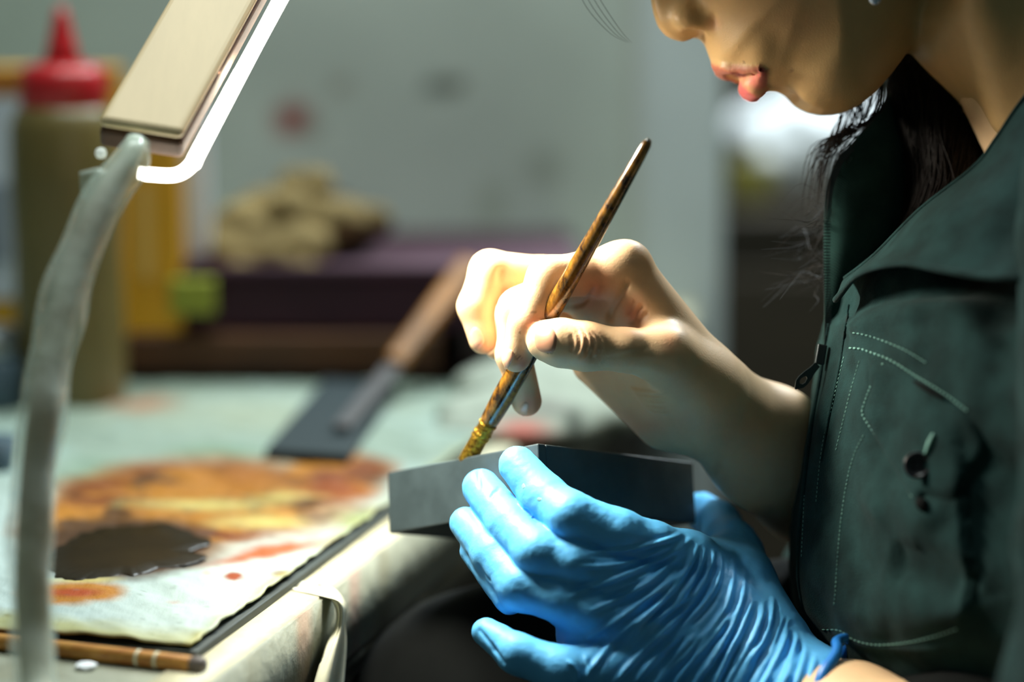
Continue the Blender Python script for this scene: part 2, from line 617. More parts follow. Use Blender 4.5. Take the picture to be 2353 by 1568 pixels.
# dark board under the paper
BZ = 0.0042
p_near = np.array(Tinv(G(452, 1524)))
bd_a, bd_b = p_near[0] , p_near[1]
board_len = 0.535
board = hexa([T(bd_a, bd_b, 0.0005), T(bd_a, bd_b + board_len, 0.0005), T(bd_a + 0.75, bd_b + board_len, 0.0005), T(bd_a + 0.75, bd_b, 0.0005),
              T(bd_a, bd_b, BZ), T(bd_a, bd_b + board_len, BZ), T(bd_a + 0.75, bd_b + board_len, BZ), T(bd_a + 0.75, bd_b, BZ)])
bo = link('work_board', board, M['boardedge'], bevel=0.0006)
tag(bo, 'thin dark grey board lying on the table under the stained paper sheet', 'board')

# stained paper on it
NA, NB = 330, 300
A0, B0 = bd_a + 0.002, bd_b + 0.0012
aa, bb = np.meshgrid(np.linspace(A0, bd_a + 0.745, NA), np.linspace(B0, bd_b + board_len - 0.004, NB))
rag = 0.0018 * fbm(np.stack([bb.ravel() * 60, bb.ravel() * 0], 1), 3, 31).reshape(bb.shape) * np.clip(1 - (aa - A0) / 0.02, 0, 1)
rag2 = 0.0015 * fbm(np.stack([aa.ravel() * 70, aa.ravel() * 0], 1), 3, 33).reshape(bb.shape) * np.clip(1 - (bb - B0) / 0.02, 0, 1)
aa = aa + np.abs(rag)
bb = bb + np.abs(rag2)
hz = BZ + 0.0028 + 0.0016 * fbm(np.stack([aa.ravel() * 30 + bb.ravel() * 25, bb.ravel() * 80 - aa.ravel() * 60], 1), 3, 41).reshape(aa.shape)
Pp = corner + aa[..., None] * -ex + bb[..., None] * ey + hz[..., None] * np.array([0, 0, 1.0])
flat = Pp.reshape(-1, 3)
px, py = world2px(flat)
q1 = fbm(flat[:, :2] * 22, 4, 51)
q2 = fbm(np.stack([px / 150.0, py / 40.0], 1), 4, 55)
q3 = fbm(np.stack([(px + 1.5 * py) / 70.0, (py) / 22.0], 1), 3, 57)
qx = px + 40 * q1
qy = py + 22 * q2
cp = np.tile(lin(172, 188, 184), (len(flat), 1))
cp = blend(cp, np.clip((1200 - py) / 160, 0, 1) * .85, lin(126, 142, 126))  # far end darkened in the colour, standing in for lamp falloff
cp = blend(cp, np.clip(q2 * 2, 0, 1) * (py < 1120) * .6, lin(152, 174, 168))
AMB = lin(172, 112, 34)
RUST = lin(112, 54, 16)
BRN = lin(70, 42, 14)
PALE = lin(196, 178, 104)
GRN = lin(92, 126, 84)
st1 = fbm(np.stack([(px + 2.2 * py) / 190.0, (py - .12 * px) / 26.0], 1), 4, 59)     # streaks running across
st2 = fbm(np.stack([(px + 1.0 * py) / 80.0, (py - .1 * px) / 34.0], 1), 4, 60)
cp = blend(cp, splat(qx, qy, 560, 950, 460, 60, .9) * 0.5, lin(160, 164, 140))
cp = blend(cp, splat(qx, qy, 330, 925, 120, 30, .9) * 0.8, lin(170, 100, 64))
cp = blend(cp, splat(qx, qy, 230, 1100, 190, 60, .9) * 0.8, GRN)
cp = blend(cp, splat(qx, qy, 480, 1040, 170, 22, .9) * 0.6, GRN)
cp = blend(cp, splat(qx, qy, 820, 1190, 90, 40, .8) * 0.9, lin(110, 150, 112))
big = np.clip(1.25 * (splat(qx, qy, 470, 1150, 420, 110, .5) + splat(qx, qy, 790, 1090, 140, 60, .5) + splat(qx, qy, 300, 1210, 320, 110, .5)), 0, 1)
cp = blend(cp, big, AMB)
cp = blend(cp, big * np.clip(st1 * 3.2 + .25, 0, 1) * .95, RUST)
cp = blend(cp, big * np.clip(st2 * 3.5 - .2, 0, 1) * .9, BRN)
cp = blend(cp, splat(qx, qy, 780, 1120, 110, 42, .7) * .9, lin(130, 58, 14))
cp = blend(cp, splat(qx, qy, 560, 1090, 160, 46, .8) * .8, lin(150, 88, 22))
cp = blend(cp, splat(px + 30 * st2, py + 14 * st1, 470, 1160, 240, 16, .8) * .95, PALE)
cp = blend(cp, splat(px + 30 * st2, py + 14 * st1, 600, 1200, 160, 26, .8) * .95, PALE)
cp = blend(cp, splat(px + 30 * st2, py + 14 * st1, 660, 1140, 110, 16, .8) * .9, PALE)
cp = blend(cp, splat(qx + .6 * (py - 1250) * 2, qy + (px - 640) * .22, 640, 1262, 150, 20, .7) * .95, lin(160, 78, 20))
cp = blend(cp, splat(qx, qy, 280, 1260, 260, 84, .35), BRN)
cp = blend(cp, splat(px + 20 * st2, py + 8 * st1, 190, 1335, 110, 12, .7) * .9, PALE)
cp = blend(cp, splat(px + 30 * st2, py + 10 * st1, 170, 1365, 150, 30, .4), AMB)
cp = blend(cp, splat(px + 10 * st2, py, 170, 1362, 80, 14, .6), lin(160, 66, 20))
cp = blend(cp, splat(px, py, 537, 1325, 26, 12, .4), lin(140, 62, 24))
cp = blend(cp, splat(px, py, 475, 1317, 12, 8, .8) * .5, AMB)
cp = blend(cp, splat(px, py, 400, 1385, 20, 5, .6) * .5, lin(170, 120, 110))
cp = blend(cp, splat(px + 6 * q1, py, 645, 1318, 30, 10, .6) * .8, lin(110, 76, 50))
cp = blend(cp, splat(px, py, 18, 1415, 12, 5, .4) * .9, lin(30, 60, 66))
for _ in range(40):
    sx_, sy_ = RNG.uniform(120, 700), RNG.uniform(1330, 1500)
    cp = blend(cp, splat(px, py, sx_, sy_, RNG.uniform(3, 9), RNG.uniform(2, 4), .6) * .45, lin(96, 104, 96))
da = aa.ravel() - A0
db = bb.ravel() - B0
edge = np.clip(1 - (db - 0.004) / 0.016 + 0.9 * q1, 0, 1) + 0.8 * np.clip(1 - da / 0.006 + .8 * q1, 0, 1)
cp = blend(cp, edge * 0.75, lin(158, 152, 76))
cp = blend(cp, np.clip(1 - db / 0.004, 0, 1) * np.clip(.5 + q1 * 2, 0, 1), lin(118, 92, 40))
rid = np.clip(q3 * 1.6 - 0.3, 0, 1) * 0.22 * (py > 1330)
cp = blend(cp, rid, lin(140, 160, 160))
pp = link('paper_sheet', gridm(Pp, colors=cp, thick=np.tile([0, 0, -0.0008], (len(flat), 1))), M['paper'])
tag(pp, 'white paper sheet soaked with amber and brown lacquer stains on the dark board', 'paper')
# wet dark lacquer pool on the paper: a thin film with a wandering outline
ring = [(128, 1252), (175, 1222), (230, 1212), (300, 1200), (380, 1205), (452, 1222), (470, 1244), (448, 1262), (462, 1276), (420, 1296), (350, 1306), (300, 1322), (220, 1326), (160, 1330), (118, 1312), (100, 1285)]
NR = 160
rp = cr(np.array(ring + [ring[0]]), NR + 1)[:-1]
cpx = rp.mean(0)
wob_ = fbm(np.stack([np.cos(np.arange(NR) / NR * 2 * math.pi) * 4, np.sin(np.arange(NR) / NR * 2 * math.pi) * 4], 1), 3, 47)
rp = cpx + (rp - cpx) * (1 + 0.16 * wob_)[:, None]
V = np.array([G(x, y, TABLE_Z + BZ + 0.0042) for x, y in rp])
cen = V.mean(0)
V2 = np.vstack([V + [0, 0, -0.0008], cen + (V - cen) * 0.97 + [0, 0, -0.0002], cen + (V - cen) * 0.6 + [0, 0, -0.0001], cen + [0, 0, -0.0001]])
q = [(r_ * NR + j, r_ * NR + (j + 1) % NR, (r_ + 1) * NR + (j + 1) % NR, (r_ + 1) * NR + j) for r_ in (0, 1) for j in range(NR)]
t = [(3 * NR, 2 * NR + j, 2 * NR + (j + 1) % NR) for j in range(NR)]
pl = link('lacquer_puddle', new_mesh('m', V2, quads=q, tris=t), M['puddle'])
tag(pl, 'glossy dark brown pool of wet lacquer on the stained paper', 'puddle')

# bamboo stick in front of the board
s0, s1 = G(-260, 1463), G(458, 1548)
r = 0.0031
s0 = s0 + [0, 0, r]
s1 = s1 + [0, 0, r]
st = empty('bamboo_stick', s1 - [0, 0, r], 'golden bamboo stick with two pale rings and a grey end by the board', 'stick')
ds = (s1 - s0) / np.linalg.norm(s1 - s0)
Ls = np.linalg.norm(s1 - s0)
link('shaft', lathe([(r, 0), (r * 1.02, Ls * .3), (r, Ls * .6), (r * 0.98, Ls - .001), (r * .9, Ls)], s0, axis=ds), M['bamboo'], st)
link('end_cap', lathe([(r * 1.01, 0), (r * 1.02, 0.003), (r * .96, 0.0045), (r * .7, 0.0054)], s1 - ds * .003, axis=ds), mat('grey_cap', lin(110, 100, 96), rough=.6, var=.3, vscale=200), st)
for dd_ in (0.0255, 0.0178):
    link('ring', lathe([(r * .99, 0), (r * 1.035, 0.0003), (r * 1.035, 0.0010), (r * .99, 0.0013)], s1 - ds * (dd_), axis=ds), M['strip'], st)

# torn paper bits on the near strip of the table
for i, (x, y, sz) in enumerate(((196, 1538, .005),)):
    pc = G(x, y)
    k = 9
    an = np.arange(k) / k * 2 * math.pi
    rr = sz * (0.6 + 0.4 * RNG.random(k))
    ringv = pc + np.stack([np.cos(an) * rr, np.sin(an) * rr * .8, 0.0012 + 0.0008 * RNG.random(k)], 1)
    V = np.vstack([ringv, ringv - [0, 0, .0007], pc + [0, 0, .0022], pc + [0, 0, .0006]])
    tr = [(2 * k, j, (j + 1) % k) for j in range(k)] + [(2 * k + 1, k + (j + 1) % k, k + j) for j in range(k)]
    qd = [(j, k + j, k + (j + 1) % k, (j + 1) % k) for j in range(k)]
    ob = link('paper_scrap', new_mesh('m', V, quads=qd, tris=tr, smooth=False), M['white'])
    tag(ob, 'small torn white paper scrap on the table just below the bamboo stick', 'scrap')

# cloth strip hanging over the table edge
rows = []
ctrl = [((772, 1389), (795, 1389)), ((776, 1435), (794, 1435)), ((753, 1486), (796, 1486)), ((727, 1568), (790, 1568)), ((700, 1680), (780, 1690))]


def on_plane(pxx, pyy, off):
    rr_ = ray(pxx, pyy)
    p0 = T(-off, 0)
    return CAM + rr_ * (((p0 - CAM) @ ex) / (rr_ @ ex))


rows = []
for (L_, R_) in ctrl:
    rows.append([on_plane(*L_, 0.004), on_plane((L_[0] + R_[0]) / 2, L_[1], 0.008), on_plane(*R_, 0.005)])
rows = np.array(rows)
lip_ = rows[0].copy()
lip_[:, 2] = TABLE_Z + 0.0012
lip_ = lip_ - ex * 0.006
back_ = lip_ - ex * 0.016 + ey * 0.006
rows = np.concatenate([back_[None], lip_[None], rows], 0)
Gd = np.stack([cr(rows[:, j], 30) for j in range(3)], 1)
Gd = np.stack([cr(Gd[i], 9) for i in range(30)], 0)
Gd[..., 2] = np.minimum(Gd[..., 2], TABLE_Z + 0.0014)
ob = link('cloth_strip', gridm(Gd, thick=np.tile(-ex * 0.001, (Gd.shape[0] * Gd.shape[1], 1))), M['strip'])
tag(ob, 'cream rag strip hanging over the near side edge of the table', 'cloth')

# ------------------------------------------------------------------ clutter at the back of the table
def on_table(px_, py_):
    return G(px_, py_)


def upright(name, cx_px, base_py, halfw, depth, h, m, label, cat, rot=0.0, z=TABLE_Z, bevel=0.001):
    b = G(cx_px, base_py, z)
    return b


# squeeze bottle
bb_ = G(168, 945)
yb = bb_[1]
scale_b = FPX / ((bb_ - CAM) @ AF)   # px per metre there
rb = 124 / scale_b
hb = (Y(168, 240, yb)[2] - TABLE_Z)
hc = (Y(168, 150, yb)[2] - TABLE_Z)
hn = (Y(168, 18, yb)[2] - TABLE_Z)
bt = empty('squeeze_bottle', bb_, 'tall squeeze bottle of murky olive liquid with a red pointed cap', 'bottle')
link('body', lathe([(rb * .9, 0), (rb * .98, .004), (rb, .012), (rb, hb * .3), (rb * .97, hb * .5), (rb, hb * .75), (rb * .98, hb - .012), (rb * .86, hb - .003), (rb * .74, hb)], bb_, seg=48), M['bottle'], bt)
link('cap', lathe([(rb * .76, 0), (rb * .78, .001), (rb * .78, hc - hb - .006), (rb * .72, hc - hb), (rb * .3, hc - hb + .003)], bb_ + [0, 0, hb - 0.001], seg=48), M['red'], bt)
link('nozzle', lathe([(rb * .36, 0), (rb * .27, .01), (rb * .13, hn - hc - .004), (rb * .10, hn - hc)], bb_ + [0, 0, hc], seg=32), M['red'], bt)

# yellow boxes behind it


def card_box(name, x0, x1, ytop, ybase_row, depth, m, label, cat='box', bevel=0.001, ydist=None, rot=0.0, parent=None):
    """upright box with its front face at the table row ybase_row (or at distance ydist)"""
    if ydist is None:
        ydist = G((x0 + x1) / 2, ybase_row)[1]
    a = Y(x0, 500, ydist)[0]
    b = Y(x1, 500, ydist)[0]
    zt = Y((x0 + x1) / 2, ytop, ydist)[2]
    cx_, wd = (a + b) / 2, b - a
    bm_ = boxm(cx_, ydist + depth / 2, TABLE_Z, wd, depth, zt - TABLE_Z, rot)
    ob_ = link(name, bm_, m, parent, bevel=bevel)
    if parent is None:
        tag(ob_, label, cat)
    return ob_, a, b, zt, ydist


def plate(name, parent, x0, x1, y0, y1, ydist, m, t=0.0006):
    a, b = Y(x0, y0, ydist)[0], Y(x1, y0, ydist)[0]
    z1, z0 = Y(x0, y0, ydist)[2], Y(x0, y1, ydist)[2]
    me = hexa([(a, ydist - t, z0), (b, ydist - t, z0), (b, ydist, z0), (a, ydist, z0), (a, ydist - t, z1), (b, ydist - t, z1), (b, ydist, z1), (a, ydist, z1)])
    return link(name, me, m, parent)


ob, *_r = card_box('carton', -150, 262, 160, 880, 0.05, M['yellow'], 'large yellow carton with a pale label standing behind the squeeze bottle')
plate('label_panel', ob, -140, 52, 222, 686, _r[3] - 0.0, M['whitecard'])
plate('band', ob, -150, 262, 160, 215, _r[3] - 0.0004, M['orangeband'])
plate('print_block', ob, -120, 20, 420, 600, _r[3] - 0.0007, M['print'])
# shelf / dark stack
yA = G(700, 905)[1]
ob, a_, b_, zt_, yd_ = card_box('wooden_tray', 280, 1010, 770, 900, 0.16, M['brownwood'], 'long brown wooden tray under the dark maroon box at the back', 'tray', bevel=0.002)
for (k0, k1) in ((0.0, 0.007),):
    pass
me = hexa([(a_ - .004, yd_ - .006, TABLE_Z + .001), (b_ + .004, yd_ - .006, TABLE_Z + .001), (b_ + .004, yd_ - .0005, TABLE_Z + .001), (a_ - .004, yd_ - .0005, TABLE_Z + .001),
           (a_ - .004, yd_ - .006, TABLE_Z + .012), (b_ + .004, yd_ - .006, TABLE_Z + .012), (b_ + .004, yd_ - .0005, TABLE_Z + .012), (a_ - .004, yd_ - .0005, TABLE_Z + .012)])
link('foot_strip', me, M['black'], ob)  # black strip along the foot of the tray front
# dark maroon box standing on the tray
yf = yd_ + 0.01
z0 = zt_ + 0.0005
xa, xb = Y(416, 700, yf)[0], Y(1330, 700, yf)[0]
zt2 = Y(800, 640, yf)[2]
pts = []
ybk = wall_y - 0.005
zbk = Y(1000, 556, ybk)[2]
me = hexa([(xa, yf, z0), (xb, yf, z0), (xb, ybk, z0), (xa, ybk, z0), (xa, yf, zt2), (xb, yf, zt2), (xb, ybk, zbk), (xa, ybk, zbk)])
# clear of the tray width on the right: it rests on two supports
mb = link('storage_box', me, M['purple'], bevel=0.003)
tag(mb, 'wide dark maroon box against the wall at the back of the table', 'box')
lidm = hexa([(xa - .003, yf - .004, zt2 + .0006), (xb + .003, yf - .004, zt2 + .0006), (xb + .003, ybk, zbk + .0006), (xa - .003, ybk, zbk + .0006), (xa - .003, yf - .004, zt2 + .008), (xb + .003, yf - .004, zt2 + .008), (xb + .003, ybk, zbk + .008), (xa - .003, ybk, zbk + .008)])
ld = link('lid', lidm, M['purple'], mb, bevel=0.002)
sup = hexa([(b_ + .012, yf, TABLE_Z + .0005), (xb, yf, TABLE_Z + .0005), (xb, ybk - .02, TABLE_Z + .0005), (b_ + .012, ybk - .02, TABLE_Z + .0005),
            (b_ + .012, yf, z0 - .0005), (xb, yf, z0 - .0005), (xb, ybk - .02, z0 - .0005), (b_ + .012, ybk - .02, z0 - .0005)])
ob = link('storage_box', sup, mat('deep_maroon', lin(44, 26, 32), rough=.5, var=.2, vscale=9), bevel=0.002)
tag(ob, 'low very dark box under the right end of the maroon box', 'box')
# slim carton on the tray and a booklet on the box
def raised_box(name, x0, x1, ytop, ydist, zb, depth, m, label, cat):
    a, b = Y(x0, 500, ydist)[0], Y(x1, 500, ydist)[0]
    zt = Y(x0, ytop, ydist)[2]
    o_ = link(name, boxm((a + b) / 2, ydist + depth / 2, zb, b - a, depth, zt - zb), m, bevel=.001)
    return tag(o_, label, cat)


yc_ = yd_ + 0.003
ob = raised_box('carton', 286, 412, 200, yc_, zt_ + .0004, .035, M['yellow'], 'slim golden yellow carton standing on the brown tray right of the squeeze bottle', 'box')
plate('print_block', ob, 318, 348, 420, 640, yc_, mat('faded_print', lin(232, 190, 104), rough=.6))
yb2 = yf + 0.016
ob = raised_box('booklet', 420, 480, 260, yb2, zt2 + (zbk - zt2) * (0.05) + .0125, .014, M['whitecard'], 'pale bluish white booklet standing on the maroon box beside the slim carton', 'booklet')
# lime packet leaning on the box front
me = boxm(Y(442, 680, yf - .012)[0], yf - .010, TABLE_Z + (Y(442, 722, yf - .012)[2] - TABLE_Z), 0.026, 0.010, Y(442, 642, yf - .012)[2] - Y(442, 722, yf - .012)[2])
zlim = Y(442, 722, yf - .012)[2]
ob = link('packet', me, M['lime'], bevel=0.001)
tag(ob, 'small lime green packet at the left end of the maroon box', 'packet')

# tilted dark board with a crumpled cloth bundle on the box
zl = zbk + .01


def on_pl(px_, py_):
    """pixel ray onto the plane of a board tilted up towards the wall"""
    p0 = Y(690, 690, yf + 0.02)
    nrm = np.array([0.10, -0.62, 0.78])
    nrm /= np.linalg.norm(nrm)
    r_ = ray(px_, py_)
    return CAM + r_ * (((p0 - CAM) @ nrm) / (r_ @ nrm)), nrm


cor = [on_pl(450, 600)[0], on_pl(668, 716)[0], on_pl(905, 500)[0], on_pl(715, 400)[0]]
nrm = on_pl(600, 600)[1]
pts = [p - nrm * 0.010 for p in cor] + [p for p in cor]
ob = link('prop_board', hexa(pts), mat('brown_black', lin(36, 32, 24), rough=.6), bevel=0.001)
tag(ob, 'small dark board propped on the maroon box beneath the beige cloth', 'board')

# ------------------------------------------------------------------ SDF toolkit (units: mm in the camera-aligned frame)
def smin(a, b, k):
    h = np.maximum(k - np.abs(a - b), 0.0) / k
    return np.minimum(a, b) - h * h * k * 0.25


def smax(a, b, k):
    return -smin(-a, -b, k)


def cone(P, a, b, ra, rb):
    a = np.asarray(a, dtype=np.float32)
    b = np.asarray(b, dtype=np.float32)
    ab = b - a
    t = np.clip((P - a) @ ab / (ab @ ab), 0, 1)
    d = P - a - t[:, None] * ab
    return np.sqrt((d * d).sum(1)) - (ra + t * (rb - ra))


def ell(P, cc_, r, R=None):
    d = P - np.asarray(cc_, dtype=np.float32)
    if R is not None:
        d = d @ np.asarray(R, dtype=np.float32)
    r = np.asarray(r, dtype=np.float32)
    k0 = np.sqrt(((d / r) ** 2).sum(1))
    k1 = np.sqrt(((d / (r * r)) ** 2).sum(1)) + 1e-6
    return k0 * (k0 - 1.0) / k1


def chain(P, pts, k=2.0):
    f = None
    for (a, b) in zip(pts[:-1], pts[1:]):
        g = cone(P, c(*a[:3]), c(*b[:3]), a[3], b[3])
        f = g if f is None else smin(f, g, k)
    return f


def poly2(P2, poly):
    poly = np.asarray(poly, dtype=np.float32)
    d = np.full(len(P2), 1e9, dtype=np.float32)
    s = np.zeros(len(P2), dtype=bool)
    n = len(poly)
    for i in range(n):
        a, b = poly[i], poly[(i + 1) % n]
        e = b - a
        w_ = P2 - a
        t = np.clip((w_ @ e) / (e @ e), 0, 1)
        q_ = w_ - t[:, None] * e
        d = np.minimum(d, (q_ * q_).sum(1))
        cond = (a[1] > P2[:, 1]) != (b[1] > P2[:, 1])
        if abs(e[1]) > 1e-9:
            xint = a[0] + (P2[:, 1] - a[1]) / e[1] * e[0]
            s ^= cond & (P2[:, 0] < xint)
    d = np.sqrt(d)
    return np.where(s, -d, d)


def surface_net(f, lo, hi, h, B=8):
    lo = np.asarray(lo, dtype=np.float32)
    hi = np.asarray(hi, dtype=np.float32)
    nb = np.ceil((hi - lo) / (h * B)).astype(int)
    n = nb * B
    g = [np.arange(nb[k]) for k in range(3)]
    I = np.stack(np.meshgrid(*g, indexing='ij'), -1).reshape(-1, 3)
    cen = lo + (I + 0.5) * (B * h)
    fc = f(cen.astype(np.float32))
    F = np.repeat(np.repeat(np.repeat(np.sign(fc).reshape(nb).astype(np.float32), B, 0), B, 1), B, 2)
    act = np.where(np.abs(fc) < B * h * 1.15)[0]
    sub = np.stack(np.meshgrid(*[np.arange(B)] * 3, indexing='ij'), -1).reshape(-1, 3)
    for s in range(0, len(act), 512):
        ids = I[act[s:s + 512]]
        idx = (ids[:, None, :] * B + sub[None]).reshape(-1, 3)
        val = f((lo + idx * h).astype(np.float32))
        F[idx[:, 0], idx[:, 1], idx[:, 2]] = val
    inside = F < 0
    c8 = [(x, y, z) for x in (0, 1) for y in (0, 1) for z in (0, 1)]
    cnt = np.zeros(n - 1, dtype=np.uint8)
    for (x, y, z) in c8:
        cnt += inside[x:n[0] - 1 + x, y:n[1] - 1 + y, z:n[2] - 1 + z]
    cell = (cnt > 0) & (cnt < 8)
    ci = np.argwhere(cell)
    vid = np.full(cell.shape, -1, dtype=np.int32)
    vid[cell] = np.arange(len(ci))
    vals = np.stack([F[ci[:, 0] + x, ci[:, 1] + y, ci[:, 2] + z] for (x, y, z) in c8], 1)
    acc = np.zeros((len(ci), 3))
    num = np.zeros(len(ci))
    for i in range(8):
        for j in range(i + 1, 8):
            d = np.array(c8[j]) - np.array(c8[i])
            if np.abs(d).sum() != 1:
                continue
            va, vb = vals[:, i], vals[:, j]
            m_ = (va < 0) != (vb < 0)
            t = np.where(m_, va / np.where(va - vb == 0, 1, va - vb), 0)
            acc += m_[:, None] * (np.array(c8[i]) + t[:, None] * d)
            num += m_
    V = lo + (ci + acc / num[:, None]) * h
    Q = []
    for ax in range(3):
        sl0 = [slice(1, n[k] - 1) for k in range(3)]
        sl1 = [slice(1, n[k] - 1) for k in range(3)]
        sl0[ax] = slice(0, n[ax] - 1)
        sl1[ax] = slice(1, n[ax])
        A = inside[tuple(sl0)]
        Bm = inside[tuple(sl1)]
        e = np.argwhere(A != Bm)
        sgn = A[tuple(e.T)]
        off = np.ones(3, dtype=int)
        off[ax] = 0
        e = e + off
        u_, v_ = (ax + 1) % 3, (ax + 2) % 3
        def cellid(du, dv):
            k = e.copy()
            k[:, u_] -= du
            k[:, v_] -= dv
            return vid[k[:, 0], k[:, 1], k[:, 2]]
        quad = np.stack([cellid(1, 1), cellid(0, 1), cellid(0, 0), cellid(1, 0)], 1)
        quad[~sgn] = quad[~sgn][:, ::-1]
        Q.append(quad)
    Q = np.vstack(Q)
    Q = Q[(Q >= 0).all(1)]
    return V, Q


def vnormals(V, Q):
    fn = np.cross(V[Q[:, 2]] - V[Q[:, 0]], V[Q[:, 3]] - V[Q[:, 1]])
    N = np.zeros_like(V)
    for k in range(4):
        np.add.at(N, Q[:, k], fn)
    return N / (np.linalg.norm(N, axis=1, keepdims=True) + 1e-9)


def pline_dist(P2, pts, n=24):
    """distance and parameter to a smooth 2D polyline (mm)"""
    C_ = cr(np.asarray(pts, dtype=float), n)
    best = np.full(len(P2), 1e9)
    tt = np.zeros(len(P2))
    lo, hi = C_.min(0) - 8, C_.max(0) + 8
    near = np.where((P2[:, 0] > lo[0]) & (P2[:, 0] < hi[0]) & (P2[:, 1] > lo[1]) & (P2[:, 1] < hi[1]))[0]
    if len(near) == 0:
        return best, tt
    Pn = P2[near]
    b = best[near]
    t0 = tt[near]
    for i in range(n - 1):
        e = C_[i + 1] - C_[i]
        w_ = Pn - C_[i]
        t = np.clip((w_ @ e) / (e @ e + 1e-9), 0, 1)
        d = np.linalg.norm(w_ - t[:, None] * e, axis=1)
        m_ = d < b
        b[m_] = d[m_]
        t0[m_] = (i + t[m_]) / (n - 1)
    best[near] = b
    tt[near] = t0
    return best, tt


def crease(V, N, lines, default_w=0.0, facing=0.15):
    """lines: (pixel points, amplitude mm, width mm, w-range or None); displaces V along N"""
    disp = np.zeros(len(V))
    for (pts, amp, wid, wr) in lines:
        zz = default_w if wr is None else (wr[0] + wr[1]) / 2
        P2 = np.array([c(x, y, zz)[:2] for x, y in pts])
        d, t = pline_dist(V[:, :2], P2)
        fade = np.clip(np.minimum(t, 1 - t) * 6, 0, 1)
        m_ = np.exp(-(d / wid) ** 2) * fade
        m_ *= np.clip((N[:, 2] - facing + 0.15) / 0.3, 0, 1)
        if wr is not None:
            m_ *= (V[:, 2] > wr[0]) & (V[:, 2] < wr[1])
        disp += amp * m_
    return V + N * disp[:, None]


def bvh_of(V, Q):
    return BVHTree.FromPolygons([tuple(v) for v in V], [tuple(int(i) for i in q_) for q_ in Q])


def shoot(bvh, px_, py_):
    """camera-frame mm: hit and normal along the pixel ray"""
    o_ = Vector((0, 0, FOC * 1000))
    e_ = c(px_, py_, 0.0)
    d_ = (Vector(e_) - o_).normalized()
    h_ = bvh.ray_cast(o_, d_)
    if h_[0] is None:
        return None, None
    n_ = h_[1]
    if n_.dot(d_) > 0:
        n_ = -n_
    return np.array(h_[0]), np.array(n_)


# crumpled cloth bundle on the propped board (world SDF, metres -> mm)
def bundle_f(P):
    f = None
    for (x, y, dz, r_) in ((520, 560, 12, 16), (560, 510, 14, 17), (620, 590, 14, 15), (640, 480, 16, 18), (700, 420, 14, 15), (680, 560, 15, 17), (745, 500, 14, 19),
                           (800, 490, 10, 14), (700, 630, 10, 13), (560, 610, 8, 12), (850, 470, 5, 10)):
        p_, n_ = on_pl(x, y + 42)
        cc_ = (p_ + n_ * dz / 1000.0) * 1000
        g = ell(P, cc_, (r_ * 1.25, r_, r_ * .8))
        f = g if f is None else smin(f, g, 5)
    nz = fbm(P / 14.0, 2, 71) * 4.5 + np.abs(vnoise(P / 7.0, 72)) * 2.0
    pl_ = ((P - on_pl(600, 600)[0] * 1000) @ nrm.astype(np.float32))
    return smax(f + nz, -(pl_ - 0.8), 1.0).astype(np.float32)


pc0 = on_pl(680, 540)[0] * 1000
V, Q = surface_net(bundle_f, pc0 - [70, 70, 70], pc0 + [75, 75, 75], 2.4)
ob = link('cloth_bundle', new_mesh('m', V / 1000.0, quads=Q), M['burlap'])
tag(ob, 'crumpled beige cloth bundle lying on the propped dark board', 'cloth')

# stained rag heaped on the far right corner of the table
RG = [(G(1260, 985), 62, 34, 16), (G(1330, 960), 52, 46, 20), (G(1400, 965), 40, 40, 22), (G(1190, 1005), 46, 26, 9), (G(1290, 925), 60, 50, 18)]


def rag_f(P):
    f = None
    for (p_, rx, ry, rz) in RG:
        g = ell(P, np.array([p_[0], p_[1], TABLE_Z]) * 1000 + [0, 0, rz * .55], (rx, ry, rz))
        f = g if f is None else smin(f, g, 9)
    f = f + fbm(P / 26.0, 3, 75) * 5
    return smax(f, TABLE_Z * 1000 + 1.2 - P[:, 2], 1.0).astype(np.float32)


rc_ = G(1300, 965) * 1000
V, Q = surface_net(rag_f, rc_ - [130, 120, 30], rc_ + [130, 130, 60], 3.0)
px, py = world2px(V / 1000)
rcol = np.tile(lin(158, 166, 154), (len(V), 1))
rcol = blend(rcol, splat(px, py, 1200, 990, 90, 36, .8) * .9, lin(206, 110, 100))
rcol = blend(rcol, splat(px, py, 1320, 975, 34, 60, .8) * .9, lin(46, 50, 46))
rcol = blend(rcol, splat(px, py, 1260, 935, 70, 26, .9) * .6, lin(120, 110, 110))
rcol = blend(rcol, splat(px, py, 1415, 985, 26, 50, .8) * .8, lin(74, 84, 74))
rcol = blend(rcol, splat(px, py, 1270, 1020, 60, 24, .9) * .7, lin(150, 100, 70))
ob = link('rag', new_mesh('m', V / 1000, quads=Q, colors=rcol), mat('stained_rag', attr=True, rough=.9, spec=.1, var=.1, vscale=30, bump=.4, bscale=100))
tag(ob, 'pale rag with pink and black stains on the far table corner behind the box', 'rag')

